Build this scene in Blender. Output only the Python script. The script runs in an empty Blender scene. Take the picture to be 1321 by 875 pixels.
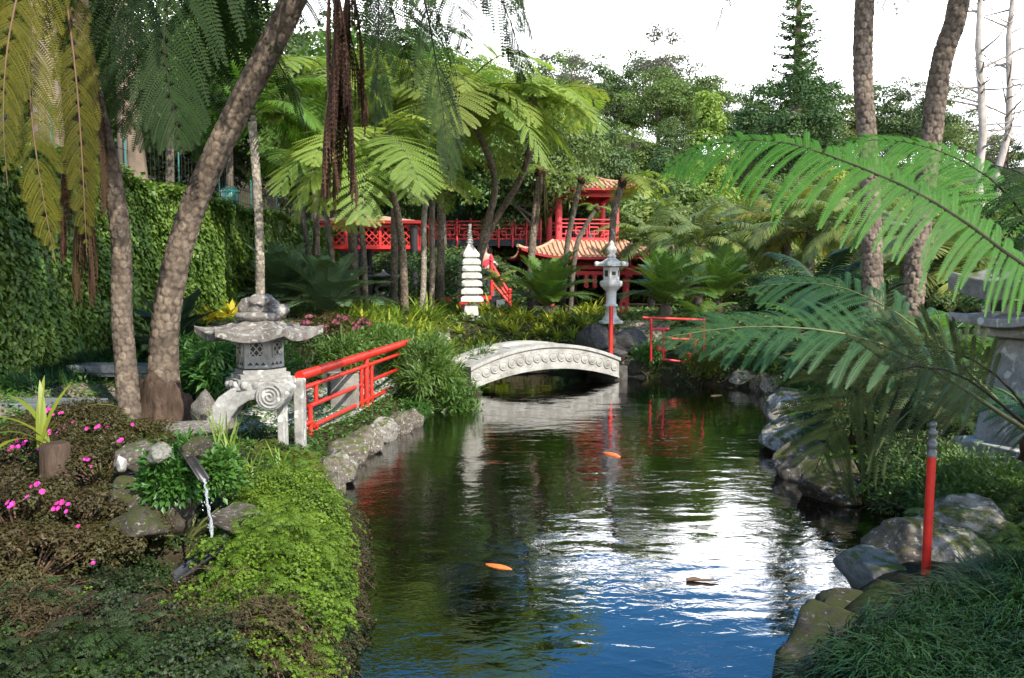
import bpy, bmesh, math, random
import numpy as np
from mathutils import Vector, noise as mnoise

# ------------------------------------------------------------------ camera, sky, sun, exposure
SC = bpy.context.scene
C = SC.collection
R = math.radians
PITCH = R(4.1); CAMZ = 2.0; FPX = 1027.4
cam = bpy.data.cameras.new('camera'); cam.lens = 28.0; cam.sensor_width = 36.0
cam.clip_start = 0.05; cam.clip_end = 2000
camo = bpy.data.objects.new('camera', cam); C.objects.link(camo)
camo.location = (0, 0, CAMZ); camo.rotation_euler = (math.pi / 2 - PITCH, 0, 0)
SC.camera = camo

SUN_EL = 41.0; SUN_AZ = 142.0      # azimuth clockwise from +Y (the view direction): behind the right shoulder
wd = bpy.data.worlds.new('World'); SC.world = wd; wd.use_nodes = True
def build_world():
    nt = wd.node_tree; N = nt.nodes; L = nt.links; N.clear()
    out = N.new('ShaderNodeOutputWorld'); bg = N.new('ShaderNodeBackground')
    sky = N.new('ShaderNodeTexSky'); sky.sky_type = 'NISHITA'; sky.sun_disc = False
    sky.sun_elevation = R(SUN_EL); sky.sun_rotation = R(SUN_AZ)
    sky.air_density = 1.25; sky.dust_density = 0.3; sky.ozone_density = 4.0
    tc = N.new('ShaderNodeTexCoord'); sep = N.new('ShaderNodeSeparateXYZ')
    L.new(tc.outputs['Generated'], sep.inputs[0])
    mp = N.new('ShaderNodeMapping'); mp.inputs['Scale'].default_value = (1.0, 1.0, 3.2)
    L.new(tc.outputs['Generated'], mp.inputs[0])
    n1 = N.new('ShaderNodeTexNoise'); n1.inputs['Scale'].default_value = 2.6; n1.inputs['Detail'].default_value = 7
    n1.inputs['Roughness'].default_value = 0.55; n1.inputs['Distortion'].default_value = 0.25
    L.new(mp.outputs[0], n1.inputs['Vector'])
    # bank of bright cloud low over the hills, broken wisps higher up
    mr = N.new('ShaderNodeMapRange'); mr.interpolation_type = 'SMOOTHSTEP'
    mr.inputs['From Min'].default_value = 0.312; mr.inputs['From Max'].default_value = 0.375
    mr.inputs['To Min'].default_value = 0.42; mr.inputs['To Max'].default_value = -0.125
    L.new(sep.outputs['Z'], mr.inputs[0])
    ad = N.new('ShaderNodeMath'); ad.operation = 'ADD'
    L.new(n1.outputs[0], ad.inputs[0]); L.new(mr.outputs[0], ad.inputs[1])
    cf = N.new('ShaderNodeMapRange'); cf.interpolation_type = 'SMOOTHSTEP'
    cf.inputs['From Min'].default_value = 0.44; cf.inputs['From Max'].default_value = 0.68
    L.new(ad.outputs[0], cf.inputs[0])
    mix = N.new('ShaderNodeMixRGB'); mix.inputs[2].default_value = (15.5, 15.7, 16.2, 1)
    hs = N.new('ShaderNodeHueSaturation'); hs.inputs['Saturation'].default_value = 1.32; hs.inputs['Value'].default_value = .95; L.new(sky.outputs[0], hs.inputs['Color'])
    L.new(cf.outputs[0], mix.inputs[0]); L.new(hs.outputs[0], mix.inputs[1])
    L.new(mix.outputs[0], bg.inputs[0]); bg.inputs[1].default_value = 0.15
    L.new(bg.outputs[0], out.inputs[0])
build_world()
sun = bpy.data.lights.new('sun', 'SUN'); sun.energy = 4.6; sun.angle = R(0.6); sun.color = (1.0, 0.93, 0.80)
suno = bpy.data.objects.new('sun', sun); C.objects.link(suno)
_d = Vector((math.sin(R(SUN_AZ)) * math.cos(R(SUN_EL)), math.cos(R(SUN_AZ)) * math.cos(R(SUN_EL)), math.sin(R(SUN_EL))))
suno.rotation_euler = _d.to_track_quat('Z', 'Y').to_euler(); suno.location = (10, -10, 30)
SC.view_settings.view_transform = 'Standard'; SC.view_settings.look = 'None'
SC.view_settings.gamma = 1; SC.view_settings.use_curve_mapping = False
SC.view_settings.exposure = 1.12
SC.render.engine = 'CYCLES'
SC.cycles.max_bounces = 6; SC.cycles.transparent_max_bounces = 8; SC.cycles.use_denoising = True
SC.cycles.caustics_reflective = False; SC.cycles.caustics_refractive = False

# ------------------------------------------------------------------ measuring helpers
def ray(px, py):
    dx = (px - 660.5) / FPX; dz = (437.5 - py) / FPX
    return Vector((dx, math.cos(PITCH) + dz * math.sin(PITCH), -math.sin(PITCH) + dz * math.cos(PITCH)))
def at(px, py, Y):
    d = ray(px, py); t = Y / d.y
    return Vector((d.x * t, Y, CAMZ + d.z * t))
def onz(px, py, z):
    d = ray(px, py); t = (z - CAMZ) / d.z
    return Vector((d.x * t, d.y * t, z))
def sst(x, a, b):
    t = np.clip((np.asarray(x, float) - a) / (b - a), 0, 1); return t * t * (3 - 2 * t)

# ------------------------------------------------------------------ mesh builder
class MB:
    def __init__(s): s.V = []; s.P = []; s.n = 0
    def add(s, V, F, mat=0, smooth=False, rnd=None):
        V = np.asarray(V, float).reshape(-1, 3)
        if isinstance(F, np.ndarray):
            F = F.reshape(-1, F.shape[-1]); tot = np.full(len(F), F.shape[1]); idx = F.ravel()
        else:
            tot = np.array([len(f) for f in F]); idx = np.array([i for f in F for i in f])
        if rnd is None: rnd = np.full(len(tot), 0.5)
        elif np.isscalar(rnd): rnd = np.full(len(tot), float(rnd))
        s.V.append(V); s.P.append((idx + s.n, tot, np.full(len(tot), mat), np.full(len(tot), smooth), np.asarray(rnd, float)))
        s.n += len(V); return s
    def join(s, o, M=None, off=(0, 0, 0)):
        n0 = s.n
        for v in o.V:
            v2 = v if M is None else v @ np.asarray(M).T
            s.V.append(v2 + np.asarray(off)); s.n += len(v)
        for (i, t, m, sm, r) in o.P: s.P.append((i + n0, t, m, sm, r))
        return s
    def mesh(s, name, mats):
        me = bpy.data.meshes.new(name)
        V = np.concatenate(s.V); idx = np.concatenate([p[0] for p in s.P]); tot = np.concatenate([p[1] for p in s.P])
        me.vertices.add(len(V)); me.vertices.foreach_set('co', V.ravel().astype(np.float32))
        me.loops.add(len(idx)); me.loops.foreach_set('vertex_index', idx.astype(np.int32))
        me.polygons.add(len(tot))
        st = np.concatenate([[0], np.cumsum(tot)[:-1]]).astype(np.int32)
        me.polygons.foreach_set('loop_start', st); me.polygons.foreach_set('loop_total', tot.astype(np.int32))
        me.polygons.foreach_set('material_index', np.concatenate([p[2] for p in s.P]).astype(np.int32))
        me.polygons.foreach_set('use_smooth', np.concatenate([p[3] for p in s.P]).astype(bool))
        a = me.attributes.new('rnd', 'FLOAT', 'FACE'); a.data.foreach_set('value', np.concatenate([p[4] for p in s.P]).astype(np.float32))
        for m in (mats if isinstance(mats, (list, tuple)) else [mats]): me.materials.append(m)
        me.update(calc_edges=True); me.validate(); return me
    # --- shapes
    def box(s, c, size, rz=0, mat=0, taper=1.0, rnd=.5):
        x, y, z = np.array(size) / 2.0
        V = np.array([[-x, -y, -z], [x, -y, -z], [x, y, -z], [-x, y, -z], [-x * taper, -y * taper, z], [x * taper, -y * taper, z], [x * taper, y * taper, z], [-x * taper, y * taper, z]])
        if rz: V = V @ np.array([[math.cos(rz), math.sin(rz), 0], [-math.sin(rz), math.cos(rz), 0], [0, 0, 1]])
        return s.add(V + np.asarray(c), np.array([[0, 3, 2, 1], [4, 5, 6, 7], [0, 1, 5, 4], [1, 2, 6, 5], [2, 3, 7, 6], [3, 0, 4, 7]]), mat, rnd=rnd)
    def beam(s, p0, p1, w, h, mat=0, up=(0, 0, 1)):
        p0 = Vector(p0); p1 = Vector(p1); d = (p1 - p0).normalized(); u = Vector(up)
        if abs(d.dot(u)) > .98: u = Vector((0, 1, 0))
        a = d.cross(u).normalized(); b = a.cross(d)
        V = [p + a * (i * w / 2) + b * (j * h / 2) for p in (p0, p1) for i, j in ((-1, -1), (1, -1), (1, 1), (-1, 1))]
        return s.add(np.array([tuple(v) for v in V]), np.array([[0, 1, 2, 3], [7, 6, 5, 4], [0, 4, 5, 1], [1, 5, 6, 2], [2, 6, 7, 3], [3, 7, 4, 0]]), mat)
    def tube(s, pts, rad, n=8, mat=0, caps=True, smooth=True, rnd=.5):
        P = np.array([tuple(p) for p in pts], float); k = len(P)
        rad = np.full(k, float(rad)) if np.isscalar(rad) else np.asarray(rad, float)
        T = np.gradient(P, axis=0); T /= np.linalg.norm(T, axis=1, keepdims=True) + 1e-9
        ref = np.array([0, 0, 1.0]) if abs(T[0, 2]) < .9 else np.array([0, 1.0, 0])
        A = []; a = np.cross(T[0], ref); a /= np.linalg.norm(a)
        for i in range(k):
            a = a - T[i] * a.dot(T[i]); a /= np.linalg.norm(a) + 1e-9; A.append(a)
        A = np.array(A); B = np.cross(T, A)
        th = np.arange(n) * 2 * math.pi / n
        V = P[:, None] + rad[:, None, None] * (np.cos(th)[None, :, None] * A[:, None] + np.sin(th)[None, :, None] * B[:, None])
        i = np.arange(k - 1)[:, None] * n; j = np.arange(n)[None]; j2 = (j + 1) % n
        F = np.stack([i + j, i + j2, i + n + j2, i + n + j], -1).reshape(-1, 4)
        s.add(V.reshape(-1, 3), F, mat, smooth, rnd)
        if caps: s.add(np.concatenate([V[0], V[-1]]), [list(range(n))[::-1], list(range(n, 2 * n))], mat, False, rnd)
        return s
    def lathe(s, prof, n=24, c=(0, 0, 0), mat=0, smooth=True, rot=0.0, rnd=.5):
        pr = np.array(prof, float); th = np.arange(n) * 2 * math.pi / n + rot; k = len(pr)
        V = np.stack([pr[:, :1] * np.cos(th), pr[:, :1] * np.sin(th), np.repeat(pr[:, 1:], n, 1)], -1) + np.asarray(c)
        i = np.arange(k - 1)[:, None] * n; j = np.arange(n)[None]; j2 = (j + 1) % n
        F = np.stack([i + j, i + j2, i + n + j2, i + n + j], -1).reshape(-1, 4)
        s.add(V.reshape(-1, 3), F, mat, smooth, rnd)
        return s.add(np.concatenate([V[0], V[-1]]), [list(range(n))[::-1], list(range(n, 2 * n))], mat, False, rnd)
    def prism(s, poly, c, ax, az, depth, mat=0):
        """polygon (u,v) in the plane of ax, az extruded by depth along their cross product"""
        ax = Vector(ax).normalized(); az = Vector(az).normalized(); d = ax.cross(az) * (depth / 2); c = Vector(c); n = len(poly)
        V = [tuple(c + ax * u + az * v + d * sg) for sg in (1, -1) for u, v in poly]
        F = [list(range(n)), list(range(n, 2 * n))[::-1]] + [[(i + 1) % n, i, n + i, n + (i + 1) % n] for i in range(n)]
        return s.add(np.array(V), F, mat)

def bake(mb, name, mats, parent=None, loc=None, rz=0, bevel=0):
    o = bpy.data.objects.new(name, mb.mesh(name, mats) if isinstance(mb, MB) else mb)
    C.objects.link(o)
    if parent: o.parent = parent
    if loc is not None: o.location = loc
    o.rotation_euler.z = rz
    if bevel:
        b = o.modifiers.new('bevel', 'BEVEL'); b.width = bevel; b.segments = 2; b.limit_method = 'ANGLE'; b.angle_limit = R(35)
    return o
def tag(o, label=None, cat=None, group=None, kind=None):
    if label: o['label'] = label
    if cat: o['category'] = cat
    if group: o['group'] = group
    if kind: o['kind'] = kind
    return o
def thing(name, loc, label, cat, group=None, rz=0):
    o = bpy.data.objects.new(name, None); o.empty_display_size = .1; C.objects.link(o)
    o.location = loc; o.rotation_euler.z = rz
    return tag(o, label, cat, group)
def dup(root, loc, rz=0, sc=1.0, label=None, group=None):
    r = root.copy(); C.objects.link(r); r.location = loc; r.rotation_euler = (0, 0, rz)
    r.scale = (sc, sc, sc) if np.isscalar(sc) else sc
    if label: r['label'] = label
    if group: r['group'] = group
    for ch in root.children:
        c = ch.copy(); C.objects.link(c); c.parent = r
        for g in ch.children:
            d = g.copy(); C.objects.link(d); d.parent = c
    return r

# ------------------------------------------------------------------ materials
def mat_base(name):
    m = bpy.data.materials.new(name); m.use_nodes = True; nt = m.node_tree
    for n in list(nt.nodes): nt.nodes.remove(n)
    out = nt.nodes.new('ShaderNodeOutputMaterial'); return m, nt.nodes, nt.links, out
def ramp(N, stops):
    r = N.new('ShaderNodeValToRGB'); e = r.color_ramp.elements
    while len(e) < len(stops): e.new(.5)
    for i, (p, c) in enumerate(stops): e[i].position = p; e[i].color = (*c, 1)
    return r
def noise_n(N, L, vec, scale, detail=5, rough=.55, dist=0):
    n = N.new('ShaderNodeTexNoise'); n.inputs['Scale'].default_value = scale; n.inputs['Detail'].default_value = detail
    n.inputs['Roughness'].default_value = rough; n.inputs['Distortion'].default_value = dist
    if vec is not None: L.new(vec, n.inputs['Vector'])
    return n
def leaf_mat(name, a, b, trans=.35, rough=.45, spec=.35, patch=1.0, c=None, tint=.25):
    """leaf: colour from a per-leaf value plus patchy noise; some light passes through the blade"""
    m, N, L, out = mat_base(name)
    at_ = N.new('ShaderNodeAttribute'); at_.attribute_name = 'rnd'
    tc = N.new('ShaderNodeTexCoord'); nz = noise_n(N, L, tc.outputs['Object'], patch, 3)
    oi = N.new('ShaderNodeObjectInfo')
    ad = N.new('ShaderNodeMath'); ad.operation = 'MULTIPLY_ADD'; ad.inputs[1].default_value = .55
    L.new(at_.outputs['Fac'], ad.inputs[0])
    m2 = N.new('ShaderNodeMath'); m2.operation = 'MULTIPLY_ADD'; m2.inputs[1].default_value = .9; m2.inputs[2].default_value = -.25
    L.new(nz.outputs[0], m2.inputs[0]); L.new(m2.outputs[0], ad.inputs[2])
    rp = ramp(N, [(0.05, a), (0.85, b)] if c is None else [(0.05, a), (0.6, b), (1.0, c)]); L.new(ad.outputs[0], rp.inputs[0])
    hsv = N.new('ShaderNodeHueSaturation')
    mv = N.new('ShaderNodeMapRange'); mv.inputs['To Min'].default_value = 1 - tint; mv.inputs['To Max'].default_value = 1 + tint
    L.new(oi.outputs['Random'], mv.inputs[0]); mh_ = N.new('ShaderNodeMath'); mh_.operation = 'MULTIPLY'; mh_.inputs[1].default_value = 7.31; L.new(oi.outputs['Random'], mh_.inputs[0]); mf = N.new('ShaderNodeMath'); mf.operation = 'FRACT'; L.new(mh_.outputs[0], mf.inputs[0]); mg = N.new('ShaderNodeMapRange'); mg.inputs['To Min'].default_value = .5 - .09 * tint; mg.inputs['To Max'].default_value = .5 + .07 * tint; L.new(mf.outputs[0], mg.inputs[0]); L.new(mg.outputs[0], hsv.inputs['Hue']); L.new(mv.outputs[0], hsv.inputs['Value']); L.new(rp.outputs[0], hsv.inputs['Color'])
    p = N.new('ShaderNodeBsdfPrincipled'); p.inputs['Roughness'].default_value = rough; p.inputs['Specular IOR Level'].default_value = spec
    L.new(hsv.outputs[0], p.inputs['Base Color'])
    t = N.new('ShaderNodeBsdfTranslucent'); tcx = N.new('ShaderNodeMixRGB'); tcx.blend_type = 'MULTIPLY'; tcx.inputs[0].default_value = 1
    tcx.inputs[2].default_value = (1.45, 1.5, .7, 1); L.new(hsv.outputs[0], tcx.inputs[1]); L.new(tcx.outputs[0], t.inputs[0])
    mx = N.new('ShaderNodeMixShader'); mx.inputs[0].default_value = trans
    L.new(p.outputs[0], mx.inputs[1]); L.new(t.outputs[0], mx.inputs[2]); L.new(mx.outputs[0], out.inputs[0])
    return m
def stone_mat(name, base, dark, light, scale=1.0, bump=.5, rough=.85, lichen=.0, moss=0.0, lic=(.5, .5, .44), mosscol=(.07, .085, .015)):
    m, N, L, out = mat_base(name)
    tc = N.new('ShaderNodeTexCoord'); oi = N.new('ShaderNodeObjectInfo'); va = N.new('ShaderNodeVectorMath'); va.operation = 'ADD'
    sc = N.new('ShaderNodeVectorMath'); sc.operation = 'SCALE'; sc.inputs['Scale'].default_value = 13.7
    cb = N.new('ShaderNodeCombineXYZ'); L.new(oi.outputs['Random'], cb.inputs[0]); L.new(oi.outputs['Random'], cb.inputs[1])
    L.new(cb.outputs[0], sc.inputs[0]); L.new(tc.outputs['Object'], va.inputs[0]); L.new(sc.outputs[0], va.inputs[1]); v = va.outputs[0]
    n1 = noise_n(N, L, v, 3.0 * scale, 8, .62); n2 = noise_n(N, L, v, 26 * scale, 6, .6)
    rp = ramp(N, [(.28, dark), (.5, base), (.72, light)]); L.new(n1.outputs[0], rp.inputs[0])
    mx = N.new('ShaderNodeMixRGB'); mx.blend_type = 'OVERLAY'; mx.inputs[0].default_value = .55; L.new(rp.outputs[0], mx.inputs[1]); L.new(n2.outputs[0], mx.inputs[2])
    col = mx.outputs[0]
    if lichen:
        n3 = noise_n(N, L, v, 5.5 * scale, 5, .5, .4); r3 = ramp(N, [(.62 - .16 * lichen, (0, 0, 0)), (.66 - .12 * lichen, (1, 1, 1))]); L.new(n3.outputs[0], r3.inputs[0])
        x = N.new('ShaderNodeMixRGB'); x.inputs[2].default_value = (*lic, 1); L.new(r3.outputs[0], x.inputs[0]); L.new(col, x.inputs[1]); col = x.outputs[0]
    if moss:
        n4 = noise_n(N, L, v, 2.2 * scale, 6, .65); geo = N.new('ShaderNodeNewGeometry'); sp = N.new('ShaderNodeSeparateXYZ'); L.new(geo.outputs['Normal'], sp.inputs[0])
        ma = N.new('ShaderNodeMath'); ma.operation = 'MULTIPLY_ADD'; ma.inputs[1].default_value = .16; L.new(sp.outputs['Z'], ma.inputs[0]); L.new(n4.outputs[0], ma.inputs[2])
        r4 = ramp(N, [(.70 - .22 * moss, (0, 0, 0)), (.80 - .2 * moss, (1, 1, 1))]); L.new(ma.outputs[0], r4.inputs[0])
        x = N.new('ShaderNodeMixRGB'); x.inputs[2].default_value = (*mosscol, 1); L.new(r4.outputs[0], x.inputs[0]); L.new(col, x.inputs[1]); col = x.outputs[0]
    p = N.new('ShaderNodeBsdfPrincipled'); p.inputs['Roughness'].default_value = rough; p.inputs['Specular IOR Level'].default_value = .3
    L.new(col, p.inputs['Base Color'])
    bp = N.new('ShaderNodeBump'); bp.inputs['Strength'].default_value = bump; bp.inputs['Distance'].default_value = .02
    nb = noise_n(N, L, v, 38 * scale, 8, .7); L.new(nb.outputs[0], bp.inputs['Height']); L.new(bp.outputs[0], p.inputs['Normal'])
    L.new(p.outputs[0], out.inputs[0]); return m
def paint_mat(name, col, rough=.35, var=.25, spec=.5, scale=6):
    m, N, L, out = mat_base(name); tc = N.new('ShaderNodeTexCoord')
    n = noise_n(N, L, tc.outputs['Object'], scale, 6, .65)
    d = tuple(x * (1 - var) for x in col); l = tuple(min(1, x * (1 + var * .6) + .012) for x in col)
    rp = ramp(N, [(.3, d), (.55, col), (.8, l)]); L.new(n.outputs[0], rp.inputs[0])
    p = N.new('ShaderNodeBsdfPrincipled'); p.inputs['Specular IOR Level'].default_value = spec
    L.new(rp.outputs[0], p.inputs['Base Color'])
    mr = N.new('ShaderNodeMapRange'); mr.inputs['To Min'].default_value = rough * .7; mr.inputs['To Max'].default_value = min(1, rough * 1.5)
    L.new(n.outputs[0], mr.inputs[0]); L.new(mr.outputs[0], p.inputs['Roughness'])
    bp = N.new('ShaderNodeBump'); bp.inputs['Strength'].default_value = .12; bp.inputs['Distance'].default_value = .01; n2 = noise_n(N, L, tc.outputs['Object'], scale * 9, 4)
    L.new(n2.outputs[0], bp.inputs['Height']); L.new(bp.outputs[0], p.inputs['Normal']); L.new(p.outputs[0], out.inputs[0]); return m
def bark_mat(name, a, b, scale=9, stretch=.35, bump=.8, moss=None):
    m, N, L, out = mat_base(name); tc = N.new('ShaderNodeTexCoord'); mp = N.new('ShaderNodeMapping'); mp.inputs['Scale'].default_value = (1, 1, stretch)
    L.new(tc.outputs['Object'], mp.inputs[0]); n = noise_n(N, L, mp.outputs[0], scale, 8, .65, .3)
    rp = ramp(N, [(.3, a), (.7, b)]); L.new(n.outputs[0], rp.inputs[0]); at_ = N.new('ShaderNodeAttribute'); at_.attribute_name = 'rnd'
    mx = N.new('ShaderNodeMixRGB'); mx.blend_type = 'MULTIPLY'; mx.inputs[0].default_value = 1
    g = N.new('ShaderNodeMapRange'); g.inputs['To Min'].default_value = .45; g.inputs['To Max'].default_value = 1.5; L.new(at_.outputs['Fac'], g.inputs[0])
    nb = noise_n(N, L, tc.outputs['Object'], 1.6, 4, .6); rb = N.new('ShaderNodeMapRange'); rb.inputs['From Min'].default_value = .3; rb.inputs['From Max'].default_value = .7; rb.inputs['To Min'].default_value = .55; rb.inputs['To Max'].default_value = 1.35; L.new(nb.outputs[0], rb.inputs[0]); mb_ = N.new('ShaderNodeMixRGB'); mb_.blend_type = 'MULTIPLY'; mb_.inputs[0].default_value = 1; L.new(rp.outputs[0], mb_.inputs[1]); L.new(rb.outputs[0], mb_.inputs[2])
    L.new(mb_.outputs[0], mx.inputs[1]); L.new(g.outputs[0], mx.inputs[2])
    p = N.new('ShaderNodeBsdfPrincipled'); p.inputs['Roughness'].default_value = .9; p.inputs['Specular IOR Level'].default_value = .2; L.new(mx.outputs[0], p.inputs['Base Color'])
    bp = N.new('ShaderNodeBump'); bp.inputs['Strength'].default_value = bump; bp.inputs['Distance'].default_value = .02; L.new(n.outputs[0], bp.inputs['Height']); L.new(bp.outputs[0], p.inputs['Normal'])
    L.new(p.outputs[0], out.inputs[0]); return m

M = {}
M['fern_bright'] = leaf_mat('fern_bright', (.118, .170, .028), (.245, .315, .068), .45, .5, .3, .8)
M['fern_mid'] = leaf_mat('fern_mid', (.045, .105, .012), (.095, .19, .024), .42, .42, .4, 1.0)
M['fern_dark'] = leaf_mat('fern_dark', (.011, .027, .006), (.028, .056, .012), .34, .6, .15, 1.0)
M['fern_near'] = leaf_mat('fern_near', (.030, .095, .012), (.066, .175, .020), .36, .5, .2, 1.2, tint=.1)
M['fern_blue'] = leaf_mat('fern_blue', (.022, .060, .022), (.048, .115, .038), .32, .5, .22, 1.2, tint=.1)
M['fern_olive'] = leaf_mat('fern_olive', (.020, .032, .009), (.044, .062, .015), .35, .55, .2, 1.2, tint=.1)
M['fern_yellow'] = leaf_mat('fern_yellow', (.030, .045, .008), (.125, .115, .012), .42, .6, .1, 1.0, tint=.15)
M['fern_dead'] = leaf_mat('fern_dead', (.036, .021, .012), (.080, .047, .026), .15, .8, .15, 2.0)
M['rachis'] = paint_mat('rachis', (.09, .10, .03), .5, .3)
M['rachis_dark'] = paint_mat('rachis_dark', (.028, .024, .016), .8, .4, .1)
M['rachis_brown'] = paint_mat('rachis_brown', (.10, .055, .028), .7, .4)
M['cycad'] = leaf_mat('cycad', (.042, .095, .018), (.105, .185, .036), .25, .4, .35, 1.5, tint=.12)
M['cycad_blue'] = leaf_mat('cycad_blue', (.055, .105, .050), (.125, .20, .10), .18, .38, .5, 1.5, tint=.1)
M['cycad_dark'] = leaf_mat('cycad_dark', (.012, .030, .016), (.026, .056, .026), .15, .35, .5, 1.5)
M['palm'] = leaf_mat('palm', (.08, .12, .028), (.18, .225, .065), .35, .4, .45, 1.0)
M['palm_yellow'] = leaf_mat('palm_yellow', (.16, .15, .03), (.30, .26, .06), .4, .5, .3, 1.0)
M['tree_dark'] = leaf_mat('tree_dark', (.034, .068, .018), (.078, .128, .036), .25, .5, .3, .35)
M['tree_mid'] = leaf_mat('tree_mid', (.055, .10, .026), (.12, .18, .046), .3, .5, .3, .35)
M['tree_pale'] = leaf_mat('tree_pale', (.085, .125, .034), (.17, .22, .065), .3, .5, .3, .35)
M['tree_lime'] = leaf_mat('tree_lime', (.11, .165, .024), (.24, .30, .06), .4, .5, .3, .5)
M['tree_grey'] = leaf_mat('tree_grey', (.075, .078, .062), (.13, .13, .105), .25, .6, .2, .35)
M['ivy'] = leaf_mat('ivy', (.030, .068, .012), (.095, .165, .026), .28, .45, .35, .9, c=(.17, .22, .045), tint=0)
M['maiden'] = leaf_mat('maiden', (.050, .095, .010), (.125, .205, .018), .40, .5, .25, 3.5, c=(.22, .29, .035), tint=0)
M['fern_carpet'] = leaf_mat('fern_carpet', (.030, .026, .018), (.030, .060, .016), .32, .5, .25, 2.6, c=(.065, .12, .022), tint=0)
M['fern_brown'] = leaf_mat('fern_brown', (.030, .021, .014), (.060, .046, .018), .3, .6, .2, 2.5, c=(.06, .075, .018), tint=0)
M['moss'] = leaf_mat('moss', (.050, .070, .010), (.125, .145, .018), .3, .6, .2, 2.2, c=(.18, .20, .025), tint=0)
M['azalea'] = leaf_mat('azalea', (.046, .022, .011), (.060, .054, .017), .3, .5, .3, 3.0, c=(.055, .085, .020), tint=.15)
M['pink'] = leaf_mat('pink', (.55, .03, .26), (.75, .06, .38), .3, .5, .2, 3)
M['pink_dull'] = leaf_mat('pink_dull', (.12, .028, .045), (.22, .06, .085), .3, .5, .2, 3)
M['red_bract'] = leaf_mat('red_bract', (.45, .03, .03), (.6, .08, .06), .3, .5, .2, 3)
M['herb'] = leaf_mat('herb', (.030, .090, .014), (.075, .17, .028), .35, .4, .4, 2.5, tint=.1)
M['bush'] = leaf_mat('bush', (.045, .095, .018), (.105, .18, .036), .35, .42, .4, 1.6, tint=.1)
M['strap_yellow'] = leaf_mat('strap_yellow', (.14, .20, .02), (.36, .38, .05), .35, .45, .35, 2.0, tint=.15)
M['strap_green'] = leaf_mat('strap_green', (.075, .14, .018), (.18, .26, .038), .35, .4, .4, 2.0, tint=.2)
M['strap_lime'] = leaf_mat('strap_lime', (.10, .16, .015), (.26, .28, .035), .35, .4, .4, 2.0, tint=.1)
M['croton'] = leaf_mat('croton', (.30, .26, .02), (.50, .42, .04), .3, .4, .4, 2)
M['mondo'] = leaf_mat('mondo', (.008, .026, .007), (.020, .058, .014), .2, .4, .4, 2.0, c=(.050, .11, .020), tint=0)
M['bark_fern'] = bark_mat('bark_fern', (.055, .040, .030), (.175, .138, .105), 16, .8, .9)
M['bark_fern_pale'] = bark_mat('bark_fern_pale', (.12, .10, .08), (.25, .22, .18), 18, .8, .7)
M['bark'] = bark_mat('bark', (.055, .045, .035), (.13, .11, .085))
M['root'] = bark_mat('root', (.030, .018, .012), (.085, .058, .042), 22, .25, 1.0)
M['bark_white'] = bark_mat('bark_white', (.22, .19, .165), (.38, .345, .31), 5, .3, .2)
M['bark_pink'] = bark_mat('bark_pink', (.13, .095, .07), (.22, .17, .125), 5, .4, .3)
M['wood_dark'] = paint_mat('wood_dark', (.022, .018, .015), .4, .4)
M['red'] = paint_mat('red', (.56, .026, .016), .30, .26, .5, 7.0)
M['red_old'] = paint_mat('red_old', (.50, .030, .026), .4, .18, .4, 3.0)
M['red_far'] = paint_mat('red_far', (.50, .045, .050), .5, .15, .3, 2.0)
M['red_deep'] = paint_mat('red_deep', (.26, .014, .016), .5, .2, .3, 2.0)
M['black_paint_and_shade'] = paint_mat('black_paint_and_shade', (.016, .017, .020), .5, .3, .3)  # also paints the shade inside the lantern windows
M['steel'] = paint_mat('steel', (.11, .11, .10), .4, .35)
M['teal'] = paint_mat('teal', (.015, .13, .11), .35, .15)
M['tile'] = paint_mat('tile', (.42, .25, .155), .75, .4, .25, 3.0)
M['stone'] = stone_mat('stone', (.25, .243, .225), (.125, .118, .104), (.34, .333, .31), 1.2, .4, .85, .25, 0)
M['stone_rough'] = stone_mat('stone_rough', (.175, .155, .135), (.07, .06, .05), (.28, .26, .23), 3.0, 1.0, .9, .38, .0, (.36, .35, .315))
M['stone_white'] = stone_mat('stone_white', (.39, .38, .35), (.24, .23, .205), (.47, .46, .43), 1.5, .4, .85)
M['stone_bridge'] = stone_mat('stone_bridge', (.29, .28, .255), (.16, .15, .132), (.37, .36, .33), 1.5, .4, .85)
M['stone_grey'] = stone_mat('stone_grey', (.16, .155, .135), (.085, .08, .065), (.24, .23, .20), 1.2, .5, .85, .0, .3)
M['stone_lava'] = stone_mat('stone_lava', (.075, .068, .060), (.030, .027, .024), (.13, .12, .108), 2.6, 1.2, .95, .0)
M['slab'] = stone_mat('slab', (.115, .13, .135), (.075, .085, .085), (.17, .185, .19), 1.5, .2, .5)
M['boulder'] = stone_mat('boulder', (.135, .112, .088), (.055, .044, .033), (.22, .195, .16), 1.3, .9, .88, .12, .45, (.40, .39, .34))
M['boulder_pale'] = stone_mat('boulder_pale', (.27, .245, .205), (.12, .10, .075), (.42, .40, .36), 1.3, .9, .88, .42, .5, (.48, .47, .43))
M['boulder_dark'] = stone_mat('boulder_dark', (.055, .045, .032), (.022, .018, .013), (.11, .095, .07), 1.3, .8, .8, .2, .7, (.2, .2, .17), (.05, .055, .012))
M['paving'] = stone_mat('paving', (.27, .26, .235), (.16, .15, .135), (.38, .37, .34), 1.0, .5, .9, .3)
M['gravel'] = stone_mat('gravel', (.24, .19, .145), (.15, .115, .085), (.34, .28, .225), 6.0, 1.0, .95)
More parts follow.
